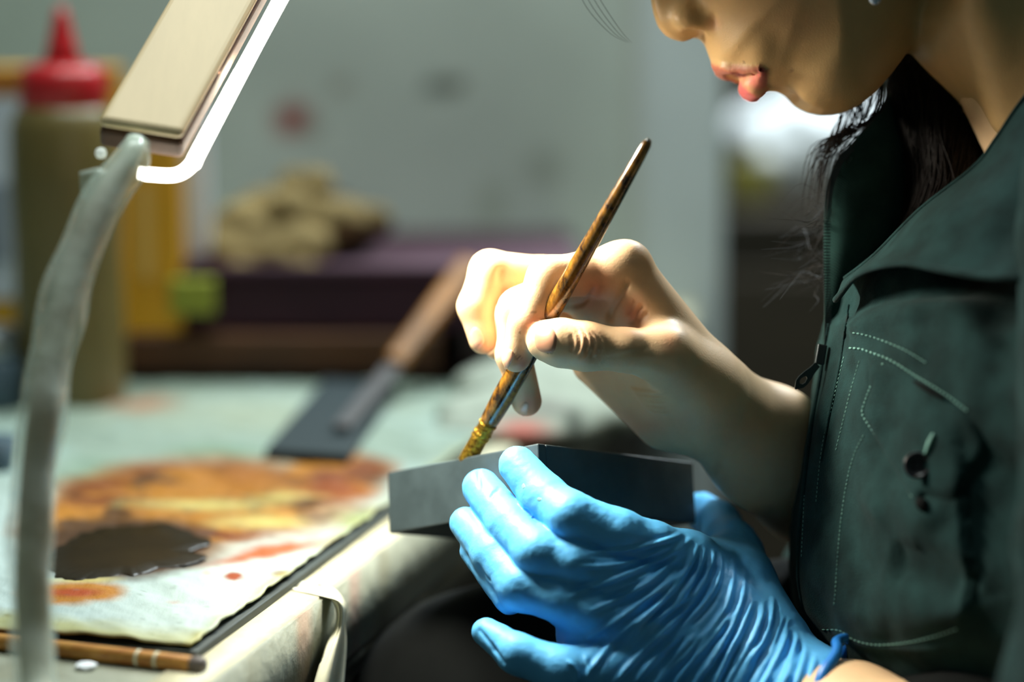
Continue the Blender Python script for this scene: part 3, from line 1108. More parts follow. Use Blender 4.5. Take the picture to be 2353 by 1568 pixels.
# long spatula: flat dark blade on the table, handle leaning on the box
h0 = G(728, 1056, TABLE_Z + 0.001)
sp = empty('spatula', G(760, 1000), 'long dark flat spatula with an amber handle leaning on the maroon box', 'spatula')
bl = [G(610, 1052), G(800, 1062), G(900, 905), G(735, 893)]
bl = [G(*q_, TABLE_Z + BZ + 0.004) for q_ in ((610, 1050), (800, 1064), (915, 900), (745, 885))]
link('blade', hexa(bl + [p + [0, 0, 0.004] for p in bl]), M['spat'], sp, bevel=.0008)
g0, g1 = G(785, 1050), G(905, 860)
z_top = zt2 + 0.02
g2 = Y(1085, 615, yf - 0.006)
pA = g0 + [0, 0, 0.013]
pM = Y(905, 850, (g0[1] * .35 + g2[1] * .65))
def bar(p, q_, w0_, w1_, th):
    d_ = q_ - p
    s_ = np.array([1.0, 0, 0])
    s_ = s_ - d_ * (s_ @ d_) / (d_ @ d_)
    s_ /= np.linalg.norm(s_)
    u_ = np.cross(s_, d_ / np.linalg.norm(d_))
    return hexa([p - s_ * w0_, p + s_ * w0_, q_ + s_ * w1_, q_ - s_ * w1_, p - s_ * w0_ + u_ * th, p + s_ * w0_ + u_ * th, q_ + s_ * w1_ + u_ * th, q_ - s_ * w1_ + u_ * th])
link('shank', bar(pA, pM, 0.0045, 0.005, 0.004), M['spat2'], sp, bevel=.001)
link('handle', bar(pM, g2, 0.006, 0.0075, 0.008), M['spath'], sp, bevel=.003)

# clutter at the left edge
jb = G(-30, 960)
jar = empty('glass_jar', jb, 'small jar with a tin lid at the left edge of the table', 'jar')
sj = FPX / ((jb - CAM) @ AF)
rj = 90 / sj
hj = 150 / sj
link('jar_body', lathe([(rj * .9, 0), (rj, .003), (rj, hj * .9), (rj * .8, hj)], jb), M['bluegrey'], jar)
link('lid', lathe([(rj * .86, 0), (rj * .88, .002), (rj * .88, .012), (rj * .8, .014)], jb + [0, 0, hj + .0003]), M['metal'], jar)
jb = G(-20, 1110)
cup = empty('ink_cup', jb, 'dark blue cup standing in front of the jar at the left edge', 'cup')
sj = FPX / ((jb - CAM) @ AF)
rj = 62 / sj
link('bowl', lathe([(rj * .7, 0), (rj * .75, .002), (rj, 105 / sj), (rj * .93, 106 / sj), (rj * .7, .02)], jb), M['bluegrey'], cup)
# ------------------------------------------------------------------ objects right of the partition, far behind
CZ = 0.715
cabm = boxm(0.66, 2.73, 0.0, 1.0, 0.45, CZ)
ob = link('cabinet', cabm, M['dark'], bevel=.004)
tag(ob, 'dark brown cabinet far behind the forearm under the bright sheet', 'cabinet')
topm = boxm(0.66, 2.73, CZ + .0005, 1.04, 0.47, 0.018)
link('worktop', topm, M['dark'], ob, bevel=.003)
CZ += .019
for k in range(2):
    dmx = boxm(0.415 + .49 * k, 2.503 - .006, 0.05, 0.47, 0.012, 0.62)
    d_ = link('door', dmx, M['dark'], ob, bevel=.002)
    link('handle', lathe([(.006, 0), (.006, .09)], (0.60 + .12 * k, 2.485, .42)), M['metal'], d_)


def lump(cpx, cpy, dist, rx, ry, rz, seed, amp=0.25, h=6.0, shape=None):
    cen_ = Y(cpx, cpy, dist) * 1000

    def f(P):
        return (ell(P, cen_, (rx, ry, rz)) + fbm(P / (min(rx, rz) * .8), 3, seed) * amp * min(rx, rz)).astype(np.float32)
    return surface_net(f, cen_ - [rx * 1.4, ry * 1.4, rz * 1.4], cen_ + [rx * 1.4, ry * 1.4, rz * 1.4], h)


V, Q = lump(1850, 368, 2.62, 80, 60, 58, 5, .35)
ob = link('crumpled_sheet', new_mesh('m', V / 1000, quads=Q), M['white'])
tag(ob, 'crumpled bright white sheet heaped on the far cabinet', 'sheet')
ob.location.z = CZ + 0.001
jb = Y(1712, 500, 2.56)
jb[2] = CZ + .0005
sj = FPX / ((jb - CAM) @ AF)
oj = empty('olive_bottle', jb, 'squat olive bottle left of the bright white sheet', 'bottle')
hh = Y(1712, 350, 2.56)[2] - CZ
link('bottle_body', lathe([(.022, 0), (.024, .003), (.024, hh * .7), (.014, hh * .9), (.012, hh)], jb), M['olive'], oj)
link('stopper', lathe([(.013, 0), (.013, .012), (.011, .013)], jb + [0, 0, hh]), M['black'], oj)
shb = boxm(1.05, 3.6, 0.0, 1.0, 0.4, 1.16)
ob = link('shelf_cabinet', shb, mat('dim_green', lin(84, 92, 70), rough=.7), bevel=.004)
tag(ob, 'dim green-grey shelf unit behind the chin in the far room', 'shelf')
shd = boxm(1.05, 3.39, 1.02, .9, .012, .09)
link('drawer_front', shd, M['dark'], ob, bevel=.002)

# ------------------------------------------------------------------ lamp
lampb = G(100, 1850)
lamp = empty('desk_lamp', lampb, 'bent desk lamp with a pale wooden head, glowing tube and plastic-wrapped stem', 'lamp')
lw = 62.0     # mm nearer than focus for the head end
Hn = [W(225, 275, lw), W(418, 305, lw)]           # head lower end, left/right top corners
dirL = W(385, 0, lw - 43) - Hn[0]
uL = dirL / np.linalg.norm(dirL)
Lh = 0.23
a0_, b0_ = Hn[0], Hn[1]
across = b0_ - a0_
dn = np.cross(across, uL)
dn /= np.linalg.norm(dn)
if dn @ AU > 0:
    dn = -dn
dn = dn * 0.013
pts = [p_ + dn * .37 for p_ in (a0_, b0_, b0_ + uL * Lh, a0_ + uL * Lh)] + [a0_, b0_, b0_ + uL * Lh, a0_ + uL * Lh]
# shear depth so that the slab keeps a real rectangular section
depthv = -AF * 0.0
hd = link('lamp_head', hexa(pts), M['lampwood'], lamp, bevel=0.003)
hd['label'] = 'pale plywood lamp head'
sidem = [a0_ + dn * .38 - uL * .0004, b0_ + dn * .38 - uL * .0004, b0_ + dn * .38 + uL * Lh, a0_ + dn * .38 + uL * Lh]
sd = hexa([p + dn * .75 for p in sidem] + sidem)
link('lower_panel', sd, M['lampside'], lamp, bevel=0.002)  # lower layer of the head, coloured dark so it reads as shaded beside the tube
ax_n = across / np.linalg.norm(across)
# glowing tube: along the right lower edge, round the corner
tr0 = b0_ + dn * 1.28 + ax_n * 0.0036
tp = [tr0 + uL * Lh, tr0 + uL * (Lh * .5), tr0 + uL * 0.012, tr0 + uL * 0.002 + dn * .05, tr0 - ax_n * .004 - uL * 0.0045 + dn * .15, tr0 - ax_n * .014 - uL * .006 + dn * .2, tr0 - ax_n * .018 - uL * .006 + dn * .2]
lt = link('light_tube', tube(tp, [.0031, .0031, .0031, .0029, .0026, .0026, .0024], n=50, seg=14), M['led'], lamp)
lt['label'] = 'glowing white tube'
bl_ = link('lens_bulb', lathe([(.0005, -.002), (.0016, -.0016), (.0022, 0), (.0016, .0016), (.0005, .002)], W(232, 352, lw), seg=16), M['ledend'], lamp)
ld_ = bpy.data.lights.new('lamp_light', 'AREA')
ld_.shape = 'RECTANGLE'
ld_.size = 0.022
ld_.size_y = 0.09
ld_.energy = 1.15
ld_.spread = math.radians(114)
ld_.color = (1.0, 0.93, 0.78)
lo_ = bpy.data.objects.new('lamp_light', ld_)
COL.objects.link(lo_)
lpos = tr0 + uL * Lh * 0.34 + dn * .5 + ax_n * .008
lo_.location = lpos
tgt = W(1280, 930, 0)
zax = -(Vector(tgt) - Vector(lpos)).normalized()
yax = Vector(uL)
yax = (yax - zax * yax.dot(zax)).normalized()
xax = yax.cross(zax)
lo_.rotation_euler = Matrix((xax, yax, zax)).transposed().to_euler()
stem = [(316, 322, 62), (296, 365, 66), (245, 450, 74), (190, 570, 84), (150, 700, 92), (122, 830, 100), (100, 960, 106), (86, 1090, 110), (78, 1220, 114), (74, 1350, 118), (80, 1470, 120), (88, 1600, 128), (96, 1720, 150), (100, 1830, 172)]
sp3 = [W(*s) for s in stem]
link('stem', tube(sp3, [.0035, .0042, .0048, .005, .0052, .0054, .0055, .0056, .0057, .0058, .0058, .0058, .0058, .0058], n=90, seg=14), M['rod'], lamp)
stem2 = [(x + dx, y, w_ - 1) for (x, y, w_), dx in zip(stem, (0, 6, 2, -3, -6, -6, -6, -6, -6, -4, -6, -8, -8, -8))]
wv = link('plastic_wrap', tube([W(*s) for s in stem2], [.0045, .0070, .0082, .0080, .0092, .0080, .0088, .0076, .0086, .0074, .0080, .0076, .0076, .007], n=140, seg=20, wob=0.04), M['wrap'], lamp)
wv['label'] = 'crinkled clear plastic wrap'
flap = [[W(182, 395, 70), W(225, 385, 72), W(262, 400, 72)], [W(185, 450, 70), W(230, 470, 72), W(280, 470, 72)]]
fp = np.array(flap)
link('wrap_flap', gridm(np.stack([cr(fp[:, j], 6) for j in range(3)], 1), thick=np.tile([0, 0, -0.0006], (18, 1))), M['wrap'], lamp)
# base on the table
bpt = W(100, 1830, 172)
base_c = np.array([bpt[0], bpt[1], TABLE_Z])
link('base', lathe([(.024, 0), (.026, .003), (.024, .010), (.012, .013), (.008, max(.02, bpt[2] - TABLE_Z))], base_c), M['rod'], lamp)

# ------------------------------------------------------------------ the black lacquer box held in the glove
k_ = 5.787
aV = np.array([-365 / k_, -87 / k_, -367.6 / k_])
bV = np.array([385 / k_, -62 / k_, -367.6 / k_])
cV = np.array([5 / k_, -150 / k_, 30.5 / k_])
cV = cV / np.linalg.norm(cV) * 26.0
p0 = c(1236, 1019, 0)
corners = [p0 + cV, p0 + cV + bV, p0 + cV + aV + bV, p0 + cV + aV, p0, p0 + bV, p0 + aV + bV, p0 + aV]
BOXC = cam2world(np.array(corners))
lb = empty('lacquer_box', BOXC[:4].mean(0), 'matt black square box held in the blue glove', 'box')
na_, nb_, nc_ = [v / np.linalg.norm(v) for v in (aV, bV, cV)]


def slab(o_, a_, b_, c_):
    cs = [o_ + c_, o_ + c_ + b_, o_ + c_ + a_ + b_, o_ + c_ + a_, o_, o_ + b_, o_ + a_ + b_, o_ + a_]
    return hexa(cam2world(np.array(cs)))


WT = 4.5
la, lb_len = np.linalg.norm(aV), np.linalg.norm(bV)
link('side_wall', slab(p0, aV, nb_ * WT, cV), M['lacq'], lb, bevel=.0007)
link('side_wall', slab(p0 + nb_ * WT, na_ * WT, bV - nb_ * WT, cV), M['lacq'], lb, bevel=.0007)
link('side_wall', slab(p0 + nb_ * (lb_len - WT) + na_ * WT, aV - na_ * WT, nb_ * WT, cV), M['lacq'], lb, bevel=.0007)
link('side_wall', slab(p0 + na_ * (la - WT) + nb_ * WT, na_ * WT, nb_ * (lb_len - 2 * WT), cV), M['lacq'], lb, bevel=.0007)
link('bottom', slab(p0 + na_ * WT + nb_ * WT + cV - nc_ * 3, na_ * (la - 2 * WT), nb_ * (lb_len - 2 * WT), nc_ * 2.8), M['lacq'], lb, bevel=.0005)
link('lid_panel', slab(p0 + na_ * WT + nb_ * WT + nc_ * .3, na_ * (la - 2 * WT), nb_ * (lb_len - 2 * WT), nc_ * 3), M['lacq'], lb, bevel=.0005)

# ------------------------------------------------------------------ brush
bt0, bt1 = c(1488, 327, 40), c(1078, 1050, -33)
bd = (bt1 - bt0)
bl__ = np.linalg.norm(bd)
W0, W1 = cam2world(np.array([bt0, bt1]))
axw = (W1 - W0) / np.linalg.norm(W1 - W0)
Lb = np.linalg.norm(W1 - W0)
br = empty('lacquer_brush', W0, 'brown tortoiseshell brush with a brass ferrule held in the bare hand', 'brush')
f_ = lambda t: t * Lb
prof = [(.0004, -.001), (.0013, -.0008), (.0019, .001), (.0022, f_(.04)), (.0027, f_(.15)), (.0032, f_(.3)), (.0037, f_(.45)), (.0041, f_(.6)), (.0045, f_(.72)), (.0044, f_(.8)), (.0039, f_(.87)), (.0035, f_(.885))]
link('shaft', lathe(prof, W0, axis=axw, seg=32), M['brush'], br)
link('end_tip', lathe([(.0002, -.0014), (.0010, -.0012), (.0013, -.0006)], W0, axis=axw, seg=20), M['metal'], br)
prof = [(.0034, 0), (.0039, .0006), (.0037, .0014), (.0034, .0018), (.0036, .005), (.0040, .0056), (.0036, .0064), (.0036, .0074), (.0040, .0080), (.0036, .009), (.0037, .018), (.0036, .024)]
link('ferrule', lathe(prof, W0 + axw * (f_(.883)), axis=axw, seg=36), M['gold'], br)
link('bristles', lathe([(.0033, 0), (.0036, .004), (.0030, .009), (.0012, .0135), (.0003, .015)], W0 + axw * (f_(.883) + .0238), axis=axw, seg=24), M['bristle'], br)

# ------------------------------------------------------------------ the person
per = empty('person', (0.36, 1.02, 0.0), 'person in a dark green zip jacket leaning over the box, brush in the bare hand', 'person')
W0P = -22.0       # depth of the body's middle plane (mm nearer than focus)

# ---- bare right hand
RING = [(1400, 700, -40, 10), (1250, 640, -36, 9), (1126, 623, -30, 8.4), (1093, 705, -27, 7.3), (1110, 781, -26, 5.9)]
MIDF = [(1420, 655, -26, 10), (1290, 660, -22, 9), (1194, 711, -14, 8.6), (1181, 815, -16, 7.2), (1210, 922, -22, 6.2)]
INDX = [(1440, 614, -9, 9), (1345, 628, -8, 8.6), (1262, 640, -4, 8.9), (1211, 745, -1, 7.5), (1186, 822, -3, 5.9)]
PINK = [(1380, 770, -46, 9), (1230, 700, -50, 7.5), (1160, 740, -48, 7), (1143, 800, -46, 5)]
THMB = [(1530, 818, 3, 11.0), (1440, 805, 8, 8.4), (1345, 796, 9, 9.4), (1290, 788, 8, 9.3), (1257, 783, 6, 8.2)]


def hand_f(P):
    palm = cone(P, c(1440, 618, -9), c(1605, 905, -20), 9.2, 18.5)
    palm = smin(palm, cone(P, c(1375, 700, -24), c(1560, 885, -26), 11, 17), 8)
    palm = smin(palm, cone(P, c(1365, 835, -37), c(1533, 948, -34), 8.5, 14.5), 9)
    palm = smin(palm, cone(P, c(1400, 760, -38), c(1560, 930, -34), 10, 15), 9)
    palm = smin(palm, cone(P, c(1605, 908, -20), c(1765, 1032, -50), 18.5, 23.5), 9)
    palm = smin(palm, cone(P, c(1765, 1032, -50), c(2030, 1235, -120), 23.5, 33), 10)
    palm = smin(palm, ell(P, c(1790, 962, -38), (12, 9, 9)), 10)
    th = chain(P, THMB, 3)
    th = smin(th, cone(P, c(1530, 818, 3), c(1620, 895, -10), 11.0, 14), 6)
    out = smin(palm, th, 9)
    for fg, kk in ((INDX, 7), (MIDF, 6), (RING, 6), (PINK, 5)):
        g = chain(P, fg, 2.5)
        pg = smin(palm, g, kk)
        out = smin(out, pg, 1.2)
    # joint fullness
    out = smin(out, ell(P, c(1428, 600, -7), (9, 7, 8)), 5)
    return out.astype(np.float32)


V, Q = surface_net(hand_f, [-27, -85, -75], [150, 42, 32], 0.8)
N = vnormals(V, Q)
lines = []
for ln in ([(1322, 752), (1332, 772), (1330, 798), (1320, 818)], [(1333, 748), (1347, 772), (1346, 803), (1330, 830)],
           [(1343, 750), (1363, 778), (1362, 808), (1342, 836)], [(1352, 752), (1378, 783), (1376, 812), (1352, 838)], [(1312, 765), (1316, 790), (1310, 812)],
           [(1340, 800), (1356, 812), (1366, 830)]):
    lines.append((ln, -0.5, 0.7, (-5, 40)))
for ln in ([(1327, 750), (1340, 776), (1337, 806), (1325, 826)], [(1338, 750), (1355, 775), (1354, 806), (1336, 833)], [(1348, 752), (1371, 780), (1369, 812), (1347, 838)]):
    lines.append((ln, 0.28, 0.6, (-5, 40)))
lines += [([(1443, 636), (1436, 660), (1420, 690), (1406, 715), (1402, 752)], -1.9, 1.1, None), ([(1306, 706), (1335, 698), (1358, 680), (1368, 650)], -1.4, 0.9, None),
          ([(1478, 700), (1462, 722), (1448, 748)], -1.1, 1.2, None), ([(1462, 690), (1440, 725)], -0.6, 0.9, None), ([(1490, 716), (1465, 740)], -0.8, 1.0, None)]
for k in range(5):
    lines.append(([(1450 + 8 * k, 893 + 11 * k), (1480 + 8 * k, 902 + 12 * k), (1530 + 3 * k, 903 + 12 * k)], 0.8, 0.75, None))
for k in range(7):
    lines.append(([(1385 + 9 * k, 838 + 2 * k), (1400 + 11 * k, 826 - k), (1425 + 12 * k, 815 - 4 * k)], -0.22, 0.7, (0, 40)))
lines.append(([(1165, 690), (1150, 650), (1152, 615)], -1.0, 1.6, (-60, -18)))
V = crease(V, N, lines)
N = vnormals(V, Q)
hand_V, hand_Q = V, Q
skin_hi, skin_pk = lin(226, 190, 148), lin(216, 128, 100)


def hand_col(V):
    col = np.tile(skin_hi, (len(V), 1))
    def px_of(V):
        s_ = (FOC * 1000 - V[:, 2]) / FPX
        return 1176.5 + V[:, 0] / s_, 784 - V[:, 1] / s_
    hx, hy = px_of(V)
    for (x, y, rx, ry, a) in ((1200, 840, 30, 40, .8), (1125, 790, 26, 30, .6), (1230, 745, 60, 35, .6), (1365, 665, 70, 75, .75), (1450, 720, 50, 60, .7), (1215, 930, 40, 50, .7),
                              (1350, 790, 50, 60, .3), (1180, 720, 24, 50, .3), (1080, 690, 40, 40, .3), (1540, 790, 30, 34, .35), (1480, 980, 170, 60, .5), (1300, 950, 140, 80, .4)):
        col = blend(col, splat(hx, hy, x, y, rx, ry, 1.0) * a, skin_pk)
    # little smears of lacquer on fingertips
    dn_ = fbm(np.stack([hx / 5.0, hy / 5.0], 1), 3, 90)
    for (x, y, rx, ry) in ((1225, 718, 10, 5), (1192, 822, 12, 9), (1167, 815, 3, 9), (1142, 845, 3, 5), (1201, 725, 3, 3), (1232, 760, 4, 8), (1195, 765, 4, 4), (1262, 812, 16, 3)):
        col = blend(col, (splat(hx, hy, x, y, rx, ry, .8) * np.clip(.6 + 1.6 * dn_, 0, 1)) * (V[:, 2] > -25) * .8, lin(80, 40, 22))
    col = blend(col, splat(hx, hy, 1200, 958, 12, 12, 1) * .5, lin(90, 60, 40))
    return col


hand_C = hand_col(V)
hand_bvh = bvh_of(V, Q)

# ---- head and neck
SN = np.array(c(1610, 76, W0P))            # subnasale
NN = np.array([-0.7071, -0.7071, 0])       # face forward (left and down)
DD = np.array([0.7071, -0.7071, 0])        # chin-ward


def fp_(n_, d_, s_=0.0):
    return SN + NN * n_ + DD * d_ + np.array([0, 0, s_])


def uv(pts, wv_=W0P):
    return np.array([c(x, y, wv_)[:2] for x, y in pts])


prof_pts = [(1180, -420), (1290, -400), (1370, -350), (1420, -270), (1478, -130), (1490, -50), (1497, 0), (1503, 30), (1513, 58), (1530, 80), (1550, 92), (1570, 97), (1589, 92), (1603, 82), (1611, 80), (1618, 92),
            (1625, 112), (1630, 135), (1632, 150), (1641, 162), (1657, 172), (1675, 179), (1689, 177), (1695, 176), (1693, 190), (1699, 206), (1713, 222), (1733, 233), (1752, 234), (1766, 226), (1780, 217),
            (1797, 214), (1813, 221), (1833, 237), (1860, 252), (1890, 261), (1920, 262), (1945, 257), (1975, 243), (2010, 215), (2045, 175), (2070, 142), (2084, 122), (2160, 20), (2400, -300), (2300, -900), (1600, -1200), (1000, -900)]
PROF = uv(prof_pts)
base_pts = [(1180, -420), (1290, -400), (1370, -350), (1440, -250), (1540, -60), (1590, 30), (1615, 85), (1628, 120), (1640, 150), (1660, 166), (1690, 172), (1720, 190), (1760, 214), (1797, 216), (1813, 221), (1833, 237), (1860, 252), (1890, 261), (1920, 262),
            (1945, 257), (1975, 243), (2010, 215), (2045, 175), (2070, 142), (2084, 122), (2160, 20), (2400, -300), (2300, -900), (1600, -1200), (1000, -900)]
BASEP = uv(base_pts)
neck_poly = uv([(2060, 60), (2084, 124), (2130, 158), (2170, 190), (2220, 235), (2255, 275), (2285, 320), (2330, 420), (2420, 520), (2780, 260), (2600, -200), (2300, -500)])


def sym(P):
    Q_ = P.copy()
    Q_[:, 2] = W0P + np.abs(P[:, 2] - W0P)
    return Q_


def head_f(P):
    s_ = np.abs(P[:, 2] - W0P)
    S = sym(P)
    P2 = P[:, :2]
    db_ = poly2(P2, BASEP)
    # inset of the profile with sideways distance; flat mouth area, fuller cheeks
    f1 = db_ + np.maximum(s_ - 2, 0) ** 2 / (2 * 30.0)
    f1 = smax(f1, s_ - 56.0, 44)
    cr_ = ell(P, fp_(-92, -72), (92, 88, 74))
    f = smin(f1, cr_, 12)
    chk = ell(S, fp_(-42, -22, 33), (26, 30, 24))
    f = smin(f, chk, 14)
    jaw = cone(S, fp_(-27, 44, 12), fp_(-88, 14, 46), 13, 12)
    f = smin(f, jaw, 14)
    f = smin(f, ell(P, fp_(-16, 46), (10, 10, 17)), 8)        # chin pad
    # muzzle around the lips
    f = smin(f, ell(S, fp_(-13, 20, 8), (11, 15, 20)), 6)
    # nose
    nose = poly2(P2, PROF) + s_ ** 2 / (2 * 7.0)
    nose = smax(nose, ell(P, fp_(1, -24), (26, 40, 17)), 3)
    nose = smin(nose, cone(P, c(1470, -180, W0P), c(1540, 42, W0P), 5.5, 7.6), 5)
    nose = smin(nose, ell(S, c(1600, 42, W0P + 11.5), (9.0, 6.5, 5.0)), 6)
    f = smin(f, nose, 4.5)
    # crease behind the wing
    f = smax(f, -(ell(S, c(1639, 58, W0P + 19), (1.4, 4.5, 1.6))), 2.0)
    # nostrils
    f = smax(f, -ell(S, c(1592, 79, W0P + 11), (4.8, 2.3, 4.5)), .8)
    # lips
    up = cone(S, c(1652, 155, W0P), c(1672, 161, W0P + 11), 3.6, 3.2)
    up = smin(up, cone(S, c(1672, 161, W0P + 11), c(1745, 160, W0P + 22.5), 3.2, 1.2), 2)
    lo_ = cone(S, c(1728, 202, W0P), c(1737, 196, W0P + 9), 5.6, 5.3)
    lo_ = smin(lo_, cone(S, c(1737, 196, W0P + 9), c(1752, 166, W0P + 21.5), 5.0, 1.6), 2)
    f = smin(f, up, 2.0)
    f = smin(f, lo_, 1.5)
    # parting line of the mouth
    ml = cone(S, c(1692, 178, W0P), c(1712, 172, W0P + 12), 0.9, 0.9)
    ml = np.minimum(ml, cone(S, c(1712, 172, W0P + 12), c(1752, 159, W0P + 23.5), 0.9, 0.7))
    f = smax(f, -ml, 1.3)
    # groove under the lower lip
    f = smax(f, -ell(P, c(1795, 232, W0P), (6, 4.5, 17)), 5)
    # never beyond the traced profile
    f = smax(f, poly2(P2, PROF), 1.2)
    # neck
    nk = poly2(P2, neck_poly) + np.maximum(s_ - 4, 0) ** 2 / (2 * 48.0)
    nk = smax(nk, s_ - 56, 20)
    nk = smax(nk, cone(P, c(2250, -350, W0P), c(2560, 330, W0P), 62, 62), 12)
    f = smin(f, nk, 5)
    # sterno muscle
    f = smin(f, cone(S, c(2230, -120, W0P + 52), c(2330, 260, W0P + 22), 6, 7), 14)
    # eye sockets, eyelids, ears (above the frame)
    f = smax(f, -ell(S, fp_(-6, -62, 31), (9, 9, 14)), 8)
    f = smin(f, ell(S, fp_(-17, -60, 30), (12, 11.5, 12)), 2.5)
    ear = smax(ell(S, fp_(-98, -35, 70), (17, 30, 5)), -ell(S, fp_(-97, -36, 74), (11, 22, 4)), 2)
    f = smin(f, ear, 3)
    return f.astype(np.float32)


lo_b = np.array([-35, 60, W0P - 90])
hi_b = np.array([330, 330, W0P + 90])
def head_f2(P):
    return head_f(P)
Vh, Qh = surface_net(head_f, [15, 45, W0P - 92], [290, 330, W0P + 92], 1.4)
sh_ = (FOC * 1000 - Vh[:, 2]) / FPX
hx, hy = 1176.5 + Vh[:, 0] / sh_, 784 - Vh[:, 1] / sh_
Sv = sym(Vh)
up_d = np.minimum(cone(Sv, c(1652, 155, W0P), c(1672, 161, W0P + 11), 3.6, 3.2), cone(Sv, c(1672, 161, W0P + 11), c(1745, 160, W0P + 22.5), 3.2, 1.2))
lo_d = np.minimum(cone(Sv, c(1728, 202, W0P), c(1737, 196, W0P + 9), 5.6, 5.3), cone(Sv, c(1737, 196, W0P + 9), c(1752, 166, W0P + 21.5), 5.0, 1.6))
face_col = np.tile(lin(200, 162, 110), (len(Vh), 1))
face_col = blend(face_col, splat(hx, hy, 1830, 40, 160, 90, 1) * .35, lin(206, 150, 112))
face_col = blend(face_col, splat(hx, hy, 1640, 55, 26, 26, 1) * .5, lin(200, 130, 92))
face_col = blend(face_col, np.clip(.7 - up_d / .9, 0, 1) * .85, lin(176, 88, 76))
face_col = blend(face_col, np.clip(.7 - lo_d / .9, 0, 1), lin(206, 98, 96))
face_col = blend(face_col, splat(hx, hy, 1702, 171, 26, 11, .6) * (Sv[:, 2] < W0P + 14), lin(150, 70, 64))
for (x, y, r_) in ((1708, 143, 5), (1817, 161, 6)):
    face_col = blend(face_col, splat(hx, hy, x, y, r_, r_, .8) * (Vh[:, 2] > W0P) * .75, lin(70, 46, 26))

# ---- rest of the body inside the clothes, coarse, and the bare left forearm
def torso_f(P):
    f = cone(P, c(2760, 560, W0P), c(2700, 1700, W0P), 60, 80)
    f = smin(f, cone(P, c(2740, 620, W0P - 110), c(2740, 620, W0P + 110), 36, 36), 30)
    f = smin(f, cone(P, c(2620, 560, W0P - 120), c(2360, 1480, -200), 40, 36), 20)
    f = smin(f, cone(P, c(2360, 1480, -200), c(2000, 1215, -112), 34, 31), 14)
    f = smin(f, cone(P, c(2800, 520, W0P + 125), c(2740, 1600, 172), 42, 34), 20)
    f = smin(f, cone(P, c(2470, 120, W0P), c(2720, 560, W0P), 50, 56), 20)
    return f.astype(np.float32)


Vt, Qt = surface_net(torso_f, [60, -260, -260], [420, 160, 230], 6.0)
Ct = np.tile(skin_hi, (len(Vt), 1))


def larm_f(P):
    f = cone(P, c(1850, 1625, 28), c(1950, 1668, 48), 18, 22.5)
    f = smin(f, cone(P, c(1950, 1668, 48), c(2620, 1975, 160), 22.5, 33), 10)
    return f.astype(np.float32)


Va, Qa = surface_net(larm_f, [90, -230, -20], [270, -110, 220], 1.6)
Ca = np.tile(skin_hi, (len(Va), 1))
Vall = np.vstack([hand_V, Vh, Vt, Va])
off = np.cumsum([0, len(hand_V), len(Vh), len(Vt)])
Qall = np.vstack([hand_Q, Qh + off[1], Qt + off[2], Qa + off[3]])
Call = np.vstack([hand_C, face_col, Ct, Ca])
body = link('body', new_mesh('body', cam2world(Vall), quads=Qall, colors=Call), M['skin'], per)

# ---- nails of the bare hand


def project_patch(bvh, outline, lift, rings=5, cen=None, dome=0.3, m=28):
    """patch over a surface, outline in pixels; returns camera-frame verts + faces with a rim"""
    o2 = cr(np.array(outline + [outline[0]], dtype=float), m + 1)[:-1]
    ce = o2.mean(0) if cen is None else np.array(cen, dtype=float)
    V_ = []
    last = None
    for r_ in range(rings + 1):
        t_ = 1 - r_ / rings
        ringp = ce + (o2 - ce) * t_ if r_ < rings else [ce]
        for p_ in ringp:
            h_, n_ = shoot(bvh, p_[0], p_[1])
            tq = 1.0
            while h_ is None and tq > 0.1:      # slipped past the outline: step towards the middle
                tq -= 0.1
                h_, n_ = shoot(bvh, ce[0] + (p_[0] - ce[0]) * tq, ce[1] + (p_[1] - ce[1]) * tq)
            if h_ is None:
                h_, n_ = last
            last = (h_, n_)
            l_ = (-0.25 if r_ == 0 else lift + dome * (1 - t_ * t_))
            V_.append(h_ + np.array([0, 0, 1.0]) * l_ * .8 + n_ * l_ * .4)
    q_, t_l = [], []
    for r_ in range(rings - 1):
        for j in range(m):
            j2 = (j + 1) % m
            q_.append((r_ * m + j, (r_ + 1) * m + j, (r_ + 1) * m + j2, r_ * m + j2))
    for j in range(m):
        t_l.append((rings * m, (rings - 1) * m + (j + 1) % m, (rings - 1) * m + j))
    return np.array(V_), q_, t_l


for i, (ol, lab) in enumerate((([(1226, 776), (1230, 757), (1245, 749), (1262, 748), (1275, 757), (1281, 775), (1280, 795), (1274, 811), (1258, 814), (1242, 811), (1230, 800)], 'thumb nail'),
                               ([(1160, 850), (1156, 832), (1160, 810), (1170, 800), (1180, 806), (1181, 820), (1174, 838), (1165, 850)], 'index finger nail'),
                               ([(1095, 812), (1086, 795), (1078, 772), (1082, 755), (1094, 749), (1106, 760), (1114, 778), (1113, 790), (1103, 802)], 'outer finger nail'),
                               ([(1199, 960), (1193, 948), (1197, 932), (1208, 922), (1216, 928), (1214, 944), (1207, 957)], 'nail of the finger behind the brush'))):
    v_, q_, t_ = project_patch(hand_bvh, ol, 0.25, dome=0.5 if i == 0 else .25)
    nl = link('nail', new_mesh('m', cam2world(v_), quads=q_, tris=t_), mat('thumb_nail', lin(188, 138, 110), rough=.35, spec=.5) if i == 0 else M['nail'], per)

